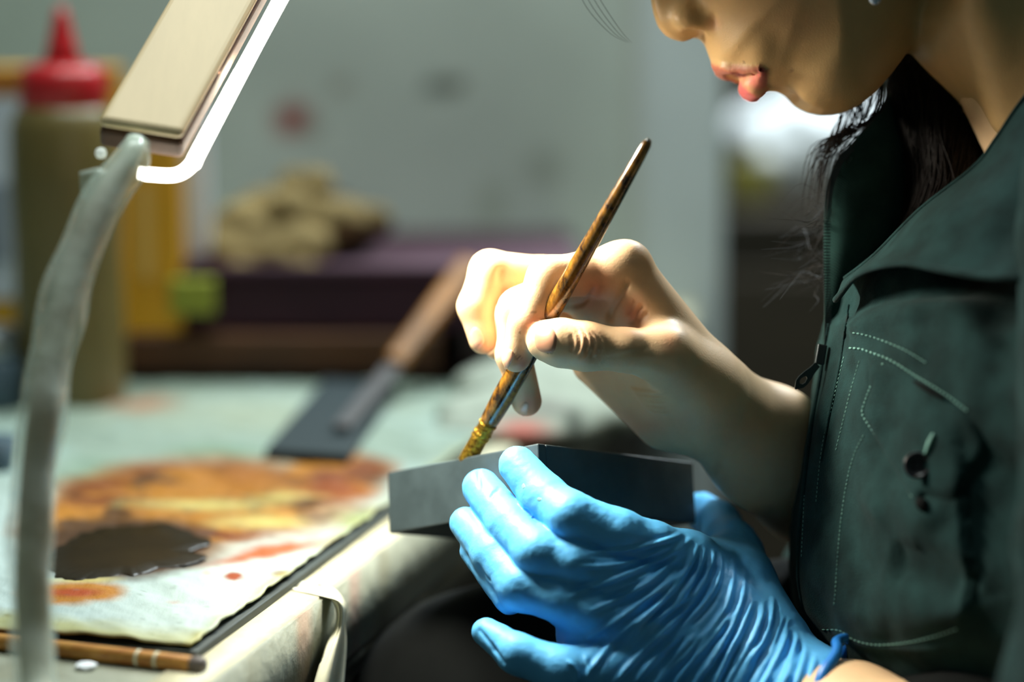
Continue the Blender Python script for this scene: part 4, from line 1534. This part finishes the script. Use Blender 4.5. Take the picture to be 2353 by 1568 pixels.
# ---- blue glove on the left hand
GA = [(1575, 1296, 8, 12), (1500, 1262, 16, 10.5), (1420, 1228, 22, 9.6), (1312, 1187, 24, 9.4), (1250, 1142, 12, 8.9), (1190, 1070, 3, 7.7)]
GB = [(1520, 1362, 18, 12.5), (1400, 1322, 24, 10), (1320, 1292, 26, 9.3), (1238, 1270, 24, 9.4), (1172, 1205, 8, 8.8), (1106, 1122, -11, 7.8)]
GC = [(1480, 1440, 24, 13), (1370, 1405, 26, 10.2), (1290, 1378, 26, 9), (1198, 1350, 22, 9.2), (1135, 1275, 8, 8.3), (1070, 1203, -9, 6.6)]
GE = [(1470, 1545, 26, 13), (1370, 1545, 32, 10.5), (1290, 1540, 36, 9.0), (1190, 1504, 34, 7.6), (1117, 1453, 24, 5.6)]
GT = [(1770, 1470, 6, 15), (1708, 1335, -12, 12.0), (1680, 1255, -38, 10.4), (1650, 1205, -60, 9.2), (1612, 1175, -80, 8.2)]


def glove_f(P):
    wr_ = c(1812, 1612, 18)
    palm = cone(P, c(1575, 1300, 6), wr_, 12, 21)
    palm = smin(palm, cone(P, c(1520, 1370, 12), wr_, 13, 22), 8)
    palm = smin(palm, cone(P, c(1440, 1440, 18), wr_, 14, 22), 8)
    palm = smin(palm, cone(P, c(1420, 1545, 20), c(1760, 1650, 22), 13, 20), 8)
    palm = smin(palm, cone(P, c(1345, 1460, 20), c(1450, 1480, 20), 11, 14), 6)
    palm = smin(palm, cone(P, c(1575, 1302, 4), c(1690, 1330, -8), 11, 11), 6)
    palm = smin(palm, cone(P, c(1610, 1310, -4), c(1685, 1285, -28), 11, 10.5), 8)
    palm = smin(palm, cone(P, wr_, c(1880, 1640, 34), 22, 24.2), 8)
    # knuckle hints
    palm = smin(palm, ell(P, c(1500, 1370, 24), (9, 8, 8)), 8)
    out = smin(palm, chain(P, GT, 4), 9)
    for fg, kk in ((GA, 7), (GB, 7), (GC, 7), (GE, 7)):
        g = chain(P, fg, 3.0)
        out = smin(out, smin(palm, g, kk), 1.0)
    out = smin(out, cone(P, c(1082, 1268, -4), c(1172, 1376, 16), 4.6, 6.5), 1.5)
    # cuff end
    nrmc = (c(1912, 1700, 40) - wr_)
    nrmc = nrmc / np.linalg.norm(nrmc)
    nrmc = np.array([0.86, -0.42, 0.28], dtype=np.float32)
    nrmc /= np.linalg.norm(nrmc)
    out = smax(out, (P - c(1880, 1600, 34).astype(np.float32)) @ nrmc, 0.8)
    return out.astype(np.float32)


Vg, Qg = surface_net(glove_f, [-30, -185, -100], [128, -36, 66], 0.75)
Ng = vnormals(Vg, Qg)
R_ = []


def rdg(pts, amp=1.25, wid=1.0, wr=None):
    R_.append((pts, amp, wid, wr))


main = [[(1596, 1241), (1504, 1291), (1395, 1331), (1300, 1368)], [(1585, 1306), (1504, 1357), (1400, 1428), (1320, 1478)], [(1540, 1369), (1490, 1401), (1430, 1443), (1380, 1495), (1335, 1550)],
        [(1633, 1327), (1579, 1392), (1504, 1458), (1440, 1520), (1385, 1580)], [(1698, 1290), (1678, 1369), (1654, 1413), (1594, 1476), (1519, 1548), (1480, 1590)],
        [(1663, 1275), (1654, 1330), (1625, 1378), (1560, 1440)], [(1645, 1266), (1636, 1303), (1605, 1352), (1540, 1400)], [(1725, 1318), (1698, 1398), (1654, 1473), (1594, 1557), (1570, 1600)],
        [(1734, 1376), (1698, 1443), (1663, 1503), (1620, 1590)], [(1761, 1386), (1728, 1458), (1683, 1524), (1645, 1590)], [(1788, 1380), (1758, 1452), (1713, 1518), (1670, 1600)],
        [(1815, 1440), (1773, 1512), (1725, 1590)], [(1833, 1456), (1803, 1518), (1765, 1600)], [(1576, 1231), (1490, 1252), (1430, 1262), (1340, 1268)], [(1573, 1240), (1475, 1282), (1400, 1296), (1330, 1296)],
        [(1580, 1256), (1520, 1312), (1440, 1362), (1350, 1398)], [(1610, 1256), (1570, 1322), (1500, 1392), (1430, 1470)], [(1625, 1262), (1600, 1325), (1548, 1385), (1470, 1440)],
        [(1560, 1450), (1500, 1505), (1440, 1572)], [(1690, 1400), (1640, 1450), (1570, 1530), (1530, 1590)], [(1610, 1440), (1540, 1510), (1470, 1590)], [(1740, 1470), (1700, 1520), (1660, 1590)],
        [(1848, 1478), (1820, 1530), (1790, 1600)], [(1860, 1492), (1840, 1540), (1815, 1600)]]
for ln in main:
    rdg(ln, 1.15, 0.95)
    off_ = [(x + 11, y + 8) for x, y in ln]
    R_.append((off_, -0.75, 0.9, None))
    R_.append(([(x - 10, y - 8) for x, y in ln], -0.5, 0.9, None))
for k in range(26):    # finer gathers near the wrist
    x0_ = 1600 + RNG.random() * 230
    y0_ = 1400 + RNG.random() * 130
    L_ = RNG.uniform(50, 120)
    an_ = math.radians(RNG.uniform(52, 62))
    rdg([(x0_, y0_), (x0_ - L_ * .5 * math.cos(an_) - 3, y0_ + L_ * .5 * math.sin(an_)), (x0_ - L_ * math.cos(an_), y0_ + L_ * math.sin(an_))], 0.5, .7)
for ln, a_ in (([(1096, 1082), (1097, 1105), (1102, 1135)], -.8), ([(1150, 1128), (1136, 1140), (1122, 1156)], -.7), ([(1130, 1480), (1148, 1500), (1160, 1520)], -1.0), ([(1098, 1440), (1120, 1466), (1142, 1492)], -.8),
               ([(1205, 1168), (1222, 1192), (1240, 1205)], -.5), ([(1095, 1300), (1115, 1330), (1130, 1340)], -.5), ([(1300, 1500), (1322, 1530), (1318, 1560)], 1.2), ([(1340, 1490), (1350, 1530), (1345, 1570)], .9)):
    rdg(ln, a_, .7)
Vg = crease(Vg, Ng, R_, default_w=25, facing=0.0)
# rubbery roughness on the fingers
fing = np.clip((125 - (Vg[:, 0] + 26)) / 60, 0, 1) * .0
Ng = vnormals(Vg, Qg)
Vg = Vg + Ng * (0.16 * fbm(Vg / 2.6, 2, 61) + 0.22 * fbm(Vg / 9.0, 2, 63))[:, None]
gcol = None
glove = link('glove', new_mesh('m', cam2world(Vg), quads=Qg), M['glove'], per)
glove['label'] = 'light blue wrinkled disposable glove on the left hand'
gb = bvh_of(Vg, Qg)
# rolled cuff
cuffc = c(1880, 1602, 34)
nrmc = np.array([0.86, -0.42, 0.28])
nrmc /= np.linalg.norm(nrmc)
u1 = np.cross(nrmc, [0, 0, 1.0])
u1 /= np.linalg.norm(u1)
u2 = np.cross(nrmc, u1)
pts = []
for k in range(49):
    th = k / 48 * 2 * math.pi
    rr_ = 24.3 + 0.8 * math.sin(5 * th) + .5 * math.sin(9 * th)
    pts.append(cuffc + u1 * math.cos(th) * rr_ + u2 * math.sin(th) * rr_ + nrmc * (1.6 * math.sin(3 * th + 1) + 0.8 * math.sin(7 * th)))
cf = link('cuff', tube(cam2world(np.array(pts)), [.0020, .0026, .0018, .0028, .002], n=120, seg=10, cap=False), mat('cuff_blue', lin(40, 130, 220), rough=.4, sss=.05), glove)
# dirt specks on the glove tips
for (x, y, rx, ry) in ((1240, 1148, 9, 6), (1203, 1118, 6, 9)):
    an = np.linspace(0, 2 * math.pi, 11)[:-1]
    v_, q_, t_ = project_patch(gb, [(x + rx * math.cos(t) * RNG.uniform(.7, 1.1), y + ry * math.sin(t) * RNG.uniform(.7, 1.1)) for t in an], .06, rings=3, dome=.02, m=16)
    sm = link('smudge', new_mesh('m', cam2world(v_), quads=q_, tris=t_), mat('smudge', lin(118, 168, 170), rough=.6), glove)

# ---- jacket
JP = uv([(2040, 560), (1975, 610), (1935, 665), (1910, 740), (1888, 830), (1866, 940), (1847, 1050), (1836, 1150), (1826, 1240), (1823, 1320), (1833, 1400), (1856, 1460), (1895, 1515), (1950, 1580), (2000, 1700), (2010, 2300),
         (3300, 2300), (3300, 300), (2760, 150), (2600, 260), (2420, 420), (2250, 520)])


def jacket_f(P):
    s_ = np.abs(P[:, 2] - W0P)
    f = poly2(P[:, :2], JP) + np.maximum(s_ - 3, 0) ** 2 / (2 * 125.0)
    f = smax(f, s_ - 170, 40)
    # sleeves
    sl = cone(P, c(2780, 420, W0P + 125), c(2760, 1600, 178), 66, 60)
    sl = smin(sl, cone(P, c(2760, 1600, 178), c(2500, 1960, 150), 60, 44), 14)
    f = smin(f, sl, 12)
    sr = cone(P, c(2620, 460, W0P - 130), c(2360, 1480, -200), 60, 50)
    sr = smin(sr, cone(P, c(2360, 1480, -200), c(1990, 1350, -140), 50, 40), 14)
    f = smin(f, sr, 12)
    n_ = fbm(P / 42.0, 3, 81) * 3.6 + 2.2 * fbm(P / 17.0, 2, 83)
    # big folds below the collar and across the chest
    return (f + n_ * np.clip(s_ / 30, 0.12, 1)).astype(np.float32)


Vj, Qj = surface_net(jacket_f, [95, -300, -280], [460, 170, 260], 2.4)
Nj = vnormals(Vj, Qj)
JL = []
JL.append(([(1985, 770), (2010, 740), (2060, 715), (2150, 700), (2300, 690)], 4.0, 5.0, None))
JL.append(([(1960, 740), (2000, 690), (2100, 668), (2300, 660)], -5.0, 7.0, None))
JL.append(([(1925, 700), (1900, 800), (1886, 900), (1868, 1010), (1856, 1110), (1848, 1240), (1846, 1340), (1862, 1420)], -1.6, 1.6, None))
JL.append(([(1975, 760), (1955, 850), (1945, 950), (1930, 1060)], -1.2, 1.6, None))
JL.append(([(2030, 1290), (2080, 1300), (2180, 1330)], -5, 8.0, None))
JL.append(([(1990, 1180), (2060, 1160), (2130, 1200)], 3, 8.0, None))
JL.append(([(2290, 1010), (2240, 1110), (2215, 1260), (2225, 1440)], -6, 14.0, None))
JL.append(([(1905, 1440), (1940, 1470), (2000, 1490), (2100, 1480), (2200, 1450)], 1.4, 1.2, None))
Vj = crease(Vj, Nj, JL, default_w=50, facing=0.0)
Nj = vnormals(Vj, Qj)
jacket = link('jacket', new_mesh('m', cam2world(Vj), quads=Qj), M['cloth'], per)
jacket['label'] = 'dark green zip-front work jacket'
jb_ = bvh_of(Vj, Qj)


def cgrid(rows, nr, nc, thick_w=-1.6, wrinkle=0.0, seed=0):
    """rows: list of pixel+depth polylines -> smooth grid in camera mm"""
    A_ = np.array([[c(*p) for p in r_] for r_ in rows])
    A_ = np.stack([cr(A_[:, j], nr) for j in range(A_.shape[1])], 1)
    A_ = np.stack([cr(A_[i], nc) for i in range(nr)], 0)
    if wrinkle:
        f_ = A_.reshape(-1, 3)
        A_ = (f_ + np.array([0, 0, 1.0]) * (fbm(f_ / 26.0, 3, seed) * wrinkle)[:, None]).reshape(A_.shape)
    return A_


def slab_of(A_, tw):
    r_, cc_ = A_.shape[:2]
    Wd = cam2world(A_.reshape(-1, 3)).reshape(r_, cc_, 3)
    return gridm(Wd, thick=np.tile(AF * (-tw / 1000.0), (r_ * cc_, 1)))


near_collar = cgrid([
    [(1942, 640, -10), (2010, 586, 2), (2113, 483, 22), (2239, 383, 36), (2290, 318, 42), (2353, 226, 46), (2470, 90, 40)],
    [(1936, 650, -3), (2010, 596, 18), (2125, 510, 48), (2245, 440, 62), (2310, 400, 68), (2380, 340, 70), (2500, 240, 66)],
    [(1930, 665, 0), (1995, 606, 26), (2130, 570, 60), (2235, 560, 78), (2320, 545, 86), (2400, 520, 92), (2520, 470, 92)],
    [(1920, 690, 2), (1975, 630, 28), (2070, 606, 54), (2170, 622, 76), (2265, 636, 92), (2360, 638, 104), (2520, 640, 112)]], 40, 90, wrinkle=2.0, seed=91)
collar = link('collar', slab_of(near_collar, -2.2), M['cloth'], jacket)
collar['label'] = 'near collar flap folded down'
rim = near_collar[-1]
link('collar_piping', tube(cam2world(rim[::3] + [0, 0, 0.4]), [.0013] * len(rim[::3]), n=90, seg=8), M['cloth'], collar)
rim2 = near_collar[0]
link('collar_edge', tube(cam2world(rim2[::3]), [.0010] * len(rim2[::3]), n=90, seg=8), M['cloth'], collar)

far_collar = cgrid([
    [(1950, 336, -38), (1990, 290, -42), (2040, 220, -50), (2100, 120, -62), (2200, 60, -74)],
    [(1910, 400, -34), (1960, 390, -35), (2040, 370, -40), (2130, 320, -56), (2260, 280, -74)],
    [(1896, 480, -32), (1950, 480, -31), (2030, 470, -36), (2130, 450, -52), (2260, 430, -72)],
    [(1894, 580, -30), (1940, 580, -28), (2010, 580, -32), (2090, 570, -46), (2200, 560, -68)],
    [(1896, 680, -27), (1925, 680, -27), (1965, 680, -31), (2020, 680, -42), (2100, 680, -56)],
    [(1892, 800, -24), (1902, 800, -26), (1915, 800, -30), (1940, 800, -38), (2000, 800, -50)]], 60, 40, wrinkle=.6, seed=95)
fc_ = link('collar', slab_of(far_collar, -1.8), M['cloth2'], jacket)
fc_['label'] = 'far collar standing up, inner twill side with zip'

# zip: teeth along the far collar edge and on down the front
zp = [(1952, 338, -34), (1930, 362, -33), (1912, 398, -31), (1900, 440, -29.5), (1896, 500, -28), (1894, 600, -26), (1896, 690, -24), (1897, 760, -23), (1893, 830, -20)]
zc = cr(np.array([c(*p) for p in zp]), 116)
teeth, tape = [], []
for i in range(len(zc) - 1):
    d_ = zc[i + 1] - zc[i]
    d_ /= np.linalg.norm(d_)
    s_ = np.array([0.0, 0, 1.0])
    o_ = np.cross(d_, s_)
    o_ /= np.linalg.norm(o_)
    if o_[0] > 0:
        o_ = -o_
    ctr = zc[i] + np.array([0, 0, 1.2]) - o_ * 0.8
    h_ = .27
    b8 = [ctr + d_ * a * h_ + o_ * b_ * 1.4 + s_ * e_ * .8 for e_ in (-1, 1) for (a, b_) in ((-1, -1), (1, -1), (1, 1), (-1, 1))]
    teeth.append((cam2world(np.array(b8)), [(3, 2, 1, 0), (4, 5, 6, 7), (0, 1, 5, 4), (1, 2, 6, 5), (2, 3, 7, 6), (3, 0, 4, 7)], []))
zt = link('zip_teeth', merge(teeth, smooth=False), M['zip'], jacket)
zt['kind'] = 'stuff'
tape = []
for k, dx in enumerate((10, 17)):
    pass
zt2_ = cr(np.array([c(x + 26, y, w_ - 5) for (x, y, w_) in zp[1:]]), 60)
link('zip_tape_seam', tube(cam2world(zt2_ + [0, 0, 1.3]), [.0003] * 60, n=60, seg=6), mat('seam', lin(60, 90, 86), rough=.8), jacket)
# zip slider and puller
zs_ = empty('zip_slider', cam2world(c(1884, 815, -14)[None])[0], None, None)
zs_.parent = jacket
zs_.location = Vector(zs_.location) - wloc(jacket)


def cbox(ctr, ax, ay, az):
    b8 = [ctr + ax * a + ay * b_ + az * e_ for e_ in (-1, 1) for (a, b_) in ((-1, -1), (1, -1), (1, 1), (-1, 1))]
    return hexa(cam2world(np.array(b8)))


dz_ = c(1880, 850, -12) - c(1890, 790, -14)
dz_ /= np.linalg.norm(dz_)
oz_ = np.array([-dz_[1], dz_[0], 0])
bpy.data.objects.remove(zs_)
zs = link('zip_slider', cbox(c(1886, 815, -13), dz_ * 4.2, oz_ * 2.0, np.array([0, 0, 1.6])), M['zipmetal'], jacket, bevel=.0006)
p1, p2 = c(1879, 838, -11), c(1829, 893, -9)
dd2 = (p2 - p1)
ll = np.linalg.norm(dd2)
dd2 /= ll
oo2 = np.array([-dd2[1], dd2[0], 0.0])
# puller: flat drop-shaped plate with a hole
outl = [(0, 1.3), (3, 1.5), (6, 2.1), (9, 2.4), (11, 2.1), (ll + .5, .25)]
up_ = [p1 + dd2 * a + oo2 * b_ for a, b_ in outl]
dn_ = [p1 + dd2 * a - oo2 * b_ for a, b_ in outl[::-1]]
rg = np.array(up_ + dn_)
hole_c = p1 + dd2 * 8.8
hole = []
for p_ in rg:
    v_ = p_ - hole_c
    v_ /= np.linalg.norm(v_)
    hole.append(hole_c + (dd2 * (v_ @ dd2) * 1.9 + oo2 * (v_ @ oo2) * 1.2))
hole = np.array(hole)
n_ = len(rg)
V_ = np.vstack([rg, hole, rg - [0, 0, 1.2], hole - [0, 0, 1.2]])
q_ = []
for j in range(n_):
    j2 = (j + 1) % n_
    q_ += [(j, j2, n_ + j2, n_ + j), (2 * n_ + j2, 2 * n_ + j, 3 * n_ + j, 3 * n_ + j2), (j2, j, 2 * n_ + j, 2 * n_ + j2), (n_ + j, n_ + j2, 3 * n_ + j2, 3 * n_ + j)]
link('puller', new_mesh('m', cam2world(V_), quads=q_, smooth=False), M['zipmetal'], zs)

# stitched seams laid on the jacket


def stitches(name, pts, step=1.7, ln=1.05, r_=0.22, m=None, lab=None, lift=.15, bvh=None):
    C_ = cr(np.array(pts, dtype=float), 400)
    seg_ = np.r_[0, np.cumsum(np.linalg.norm(np.diff(C_, axis=0), axis=1))]
    tot = seg_[-1] / k_
    out_ = []
    s_ = 0.0
    while s_ + ln < tot:
        ab = []
        for t_ in (s_, s_ + ln):
            x = np.interp(t_ * k_, seg_, C_[:, 0])
            y = np.interp(t_ * k_, seg_, C_[:, 1])
            h_, nn_ = shoot(bvh or jb_, x, y)
            if h_ is None:
                break
            ab.append(h_ + nn_ * lift)
        if len(ab) == 2 and np.linalg.norm(ab[1] - ab[0]) < 4:
            d_ = ab[1] - ab[0]
            out_.append(tube(cam2world(np.array([ab[0], (ab[0] + ab[1]) / 2 + [0, 0, .15], ab[1]])), [r_ * .0006, r_ * .001, r_ * .0006], n=4, seg=5, raw=True))
        s_ += step
    if not out_:
        return None
    ob_ = link(name, merge(out_), m or M['thread'], jacket)
    ob_['kind'] = 'stuff'
    return ob_


stitches('stitching', [(1942, 800), (1975, 802), (2000, 810), (2050, 830), (2110, 868), (2170, 905), (2230, 950)], r_=.48)
stitches('stitching', [(1950, 764), (1980, 768), (2020, 780), (2080, 805), (2130, 835)], r_=.28)
stitches('stitching', [(2030, 835), (2005, 880), (1988, 925), (1982, 950), (1995, 975), (2020, 1010), (2050, 1055), (2080, 1110), (2100, 1150)], r_=.48)
stitches('stitching', [(1940, 820), (1925, 880), (1910, 945), (1895, 1000), (1885, 1060), (1875, 1160)], r_=.24)
stitches('stitching', [(1975, 830), (1955, 900), (1935, 980), (1920, 1040)], r_=.24)
stitches('stitching', [(1985, 1000), (1965, 1040), (1948, 1100), (1935, 1180), (1925, 1280), (1920, 1360), (1915, 1400)], r_=.24)
stitches('stitching', [(1866, 960), (1858, 1040), (1850, 1120), (1846, 1200), (1842, 1280)], r_=.24)
stitches('stitching', [(1890, 1447), (1930, 1450), (1960, 1470), (2010, 1482), (2080, 1478), (2150, 1462), (2200, 1445)], r_=.3)

# raised edge beside the zip, black tubes for the pen slot and for the shade under the flap
def laid(name, pts, rad, m, lift, n=40):
    o3 = []
    for x, y in cr(np.array(pts, dtype=float), n):
        h_, n_ = shoot(jb_, x, y)
        if h_ is not None:
            o3.append(h_ + n_ * lift)
    return link(name, tube(cam2world(np.array(o3)), [rad * .6, rad, rad, rad * .6], n=n * 2, seg=10), m, jacket)


laid('placket_edge', [(1912, 700), (1900, 780), (1888, 860), (1872, 950), (1858, 1050), (1847, 1150), (1838, 1240), (1836, 1330), (1846, 1400)], .0010, M['cloth'], .3)
laid('placket_edge', [(1950, 700), (1938, 790), (1925, 870), (1905, 960), (1888, 1060)], .0008, M['cloth'], .1)
# chest pocket flap
flap_o = [(1992, 822), (2060, 842), (2130, 885), (2200, 930), (2250, 985), (2270, 1040), (2235, 1090), (2195, 1150), (2130, 1140), (2097, 1150), (2050, 1075), (2005, 1000), (1984, 950), (1995, 890)]
v_, q_, t_ = project_patch(jb_, flap_o, 1.5, rings=10, dome=.9, m=70)
pf = link('pocket_flap', new_mesh('m', cam2world(v_), quads=q_, tris=t_), M['cloth'], jacket)
fb = bvh_of(v_, [(*q__,) for q__ in q_])
laid('pen_slot', [(2112, 880), (2140, 897), (2178, 918)], .0009, M['black'], 2.4, 14)
laid('flap_shade', [(2110, 1150), (2120, 1160), (2128, 1172)], .0022, M['black'], .2, 10)  # black tube painted in as the shade in the gap under the flap
pk_o = [(2097, 1158), (2195, 1156), (2290, 1100), (2320, 1300), (2260, 1420), (2160, 1452), (2060, 1460), (2040, 1300), (2060, 1180)]
# button with four holes and its buttonhole
h_, n_ = shoot(fb, 2112, 1072)
if h_ is None:
    h_, n_ = shoot(jb_, 2112, 1072)
hw = cam2world(h_[None])[0]
nw = n_[0] * AR + n_[1] * AU - n_[2] * AF
bax = nw * .75 + AR * 0.55
bax /= np.linalg.norm(bax)
btn = link('button', lathe([(.0010, .0012), (.0028, .0010), (.0040, .0022), (.0047, .0025), (.0051, .0018), (.0051, .0006), (.004, 0)], hw + nw * .0008, axis=bax, seg=36), mat('dark_button', lin(40, 36, 42), rough=.3), jacket)
aa_, ab_ = frame_axes(bax)
for (i_, j_) in ((1, 1), (1, -1), (-1, 1), (-1, -1)):
    link('button_hole', lathe([(.0005, 0), (.0005, .0003)], hw + nw * .0008 + bax * .0012 + (aa_ * i_ + ab_ * j_) * .0011, axis=bax, seg=10), M['black'], btn)
bh = []
for (x, y) in ((2128, 1045), (2138, 1020), (2147, 998)):
    h_, n_ = shoot(fb, x, y)
    if h_ is None:
        h_, n_ = shoot(jb_, x, y)
    bh.append(h_ + n_ * .4)
link('buttonhole', tube(cam2world(np.array(bh)), [.0007, .0012, .0007], n=12, seg=8), M['thread'], jacket)

# ---- trousers / lap
def lap_f(P):
    f = cone(P, c(1080, 2080, 60), c(2250, 2050, 60), 62, 80)
    f = smin(f, cone(P, c(1130, 1700, -90), c(2250, 1660, -80), 64, 76), 24)
    f = smin(f, cone(P, c(1080, 2080, 60), c(1180, 3400, 40), 58, 50), 20)
    f = smin(f, cone(P, c(1130, 1700, -90), c(1220, 3400, -90), 58, 50), 20)
    f = smin(f, cone(P, c(2400, 2100, -90), c(2400, 2100, 60), 85, 85), 30)
    n_ = fbm(P / 40.0, 3, 101) * 4
    return (f + n_).astype(np.float32)


V, Q = surface_net(lap_f, [-110, -430, -200], [330, -70, 150], 5.0)
tr_ = link('trousers', new_mesh('m', cam2world(V), quads=Q), M['black'], per)
tr_['label'] = 'black trousers'

# ---- earring
h_, n_ = c(2012, -2, W0P + 64), None
er = link('earring', lathe([(.0003, -.002), (.002, -.001), (.0024, .0008), (.001, .0022)], cam2world(c(2010, -2, W0P + 66)[None])[0], axis=-AF, seg=12), M['stone'], per)

# ---- hair
hp = []


def strand(pts, r0, n=14, seg=4):
    hp.append(tube(cam2world(np.array([c(*p) for p in pts])), [r0 * .9e-3, r0 * 1e-3, r0 * .25e-3], n=n, seg=seg, raw=True, cap=False))


# mass between neck and far collar, hanging down inside it
mass = cgrid([
    [(2040, 150, -52), (2100, 100, -50), (2170, 60, -50), (2260, 100, -50), (2330, 200, -52)],
    [(2040, 240, -54), (2100, 220, -46), (2170, 220, -42), (2240, 270, -46), (2300, 330, -52)],
    [(2065, 340, -58), (2110, 340, -46), (2170, 340, -38), (2230, 350, -40), (2290, 370, -50)],
    [(2065, 450, -56), (2100, 450, -42), (2140, 450, -32), (2190, 440, -30), (2260, 430, -40)],
    [(2035, 560, -50), (2050, 560, -38), (2075, 560, -28), (2110, 550, -24), (2200, 520, -30)],
    [(1965, 680, -40), (1975, 680, -32), (1990, 680, -26), (2010, 680, -24), (2060, 680, -28)]], 50, 40)
hairm = slab_of(mass, -4.0)
hairo = link('hair', hairm, M['hair'], per)
hairo['label'] = 'dark brown hair falling inside the collar'
for i in range(360):
    t_ = RNG.random()
    j_ = RNG.normal(0, 5, 6)
    a = mass[0, int(t_ * 39)]
    p = [mass[int(r_ * 49), min(39, max(0, int((t_ + RNG.normal(0, .06)) * 39)))] + [RNG.normal(0, 1.0), 0, 5.0 + RNG.random() * 1.5] for r_ in (0, .3, .6, .8, 1)]
    hp.append(tube(cam2world(np.array(p)), [.00018, .0002, .0002, .00016, .0001], n=16, seg=4, raw=True, cap=False))
link('hair_strands', merge(hp), M['hair'], hairo)['kind'] = 'stuff'
hp = []
for i in range(90):   # wisps in front of the bright sheet
    x0_ = RNG.uniform(1930, 2050)
    y0_ = 262 - (x0_ - 1930) * 0.55 - 14
    x1_ = 1868 + RNG.normal(0, 16) + (x0_ - 1930) * .22
    y1_ = RNG.uniform(380, 520)
    strand([(x0_, y0_, -38), (x0_ - 22 + RNG.normal(0, 5), y0_ + 70, -36), (x1_ + 22, (y0_ + y1_) / 2 + 20, -36 + RNG.normal(0, 3)), (x1_, y1_, -36 + RNG.normal(0, 6))], RNG.uniform(.10, .22))
for i in range(46):   # looser curls beside the jacket edge
    x0_ = RNG.uniform(1880, 1960)
    y0_ = RNG.uniform(430, 640)
    x1_ = RNG.uniform(1740, 1880)
    y1_ = y0_ + RNG.uniform(-10, 120)
    strand([(x0_, y0_, -40), (x0_ - 30, y0_ + RNG.normal(25, 18), -44), ((x0_ + x1_) / 2, (y0_ + y1_) / 2 + RNG.normal(0, 24), -48 + RNG.normal(0, 14)), (x1_, y1_, -50 + RNG.normal(0, 20))], RNG.uniform(.08, .16))
for k in range(4):
    strand([(1320 + 12 * k, -40, -20), (1350 + 14 * k, 20, -20), (1400 + 10 * k, 75, -18), (1440 + 4 * k, 98, -16)], .10)
link('hair_strands', merge(hp), M['hair'], hairo)['kind'] = 'stuff'


def scalp_f(P):
    f = ell(P, fp_(-100, -82), (100, 96, 82))
    f = smin(f, ell(P, fp_(-150, -30), (46, 60, 66)), 30)
    cut = (P - fp_(-38, -70).astype(np.float32)) @ (NN * .8 - DD * .1 + 0).astype(np.float32)
    f = smax(f, cut, 12)
    cut2 = (P - fp_(-90, -28).astype(np.float32)) @ (DD * .9 + NN * .45).astype(np.float32)
    f = smax(f, cut2, 10)
    return (f + fbm(P / 12.0, 2, 111) * 1.2).astype(np.float32)


V, Q = surface_net(scalp_f, [-60, 150, W0P - 110], [330, 420, W0P + 110], 4.0)
link('hair', new_mesh('m', cam2world(V), quads=Q), M['hair'], per)['label'] = 'dark hair over the crown'
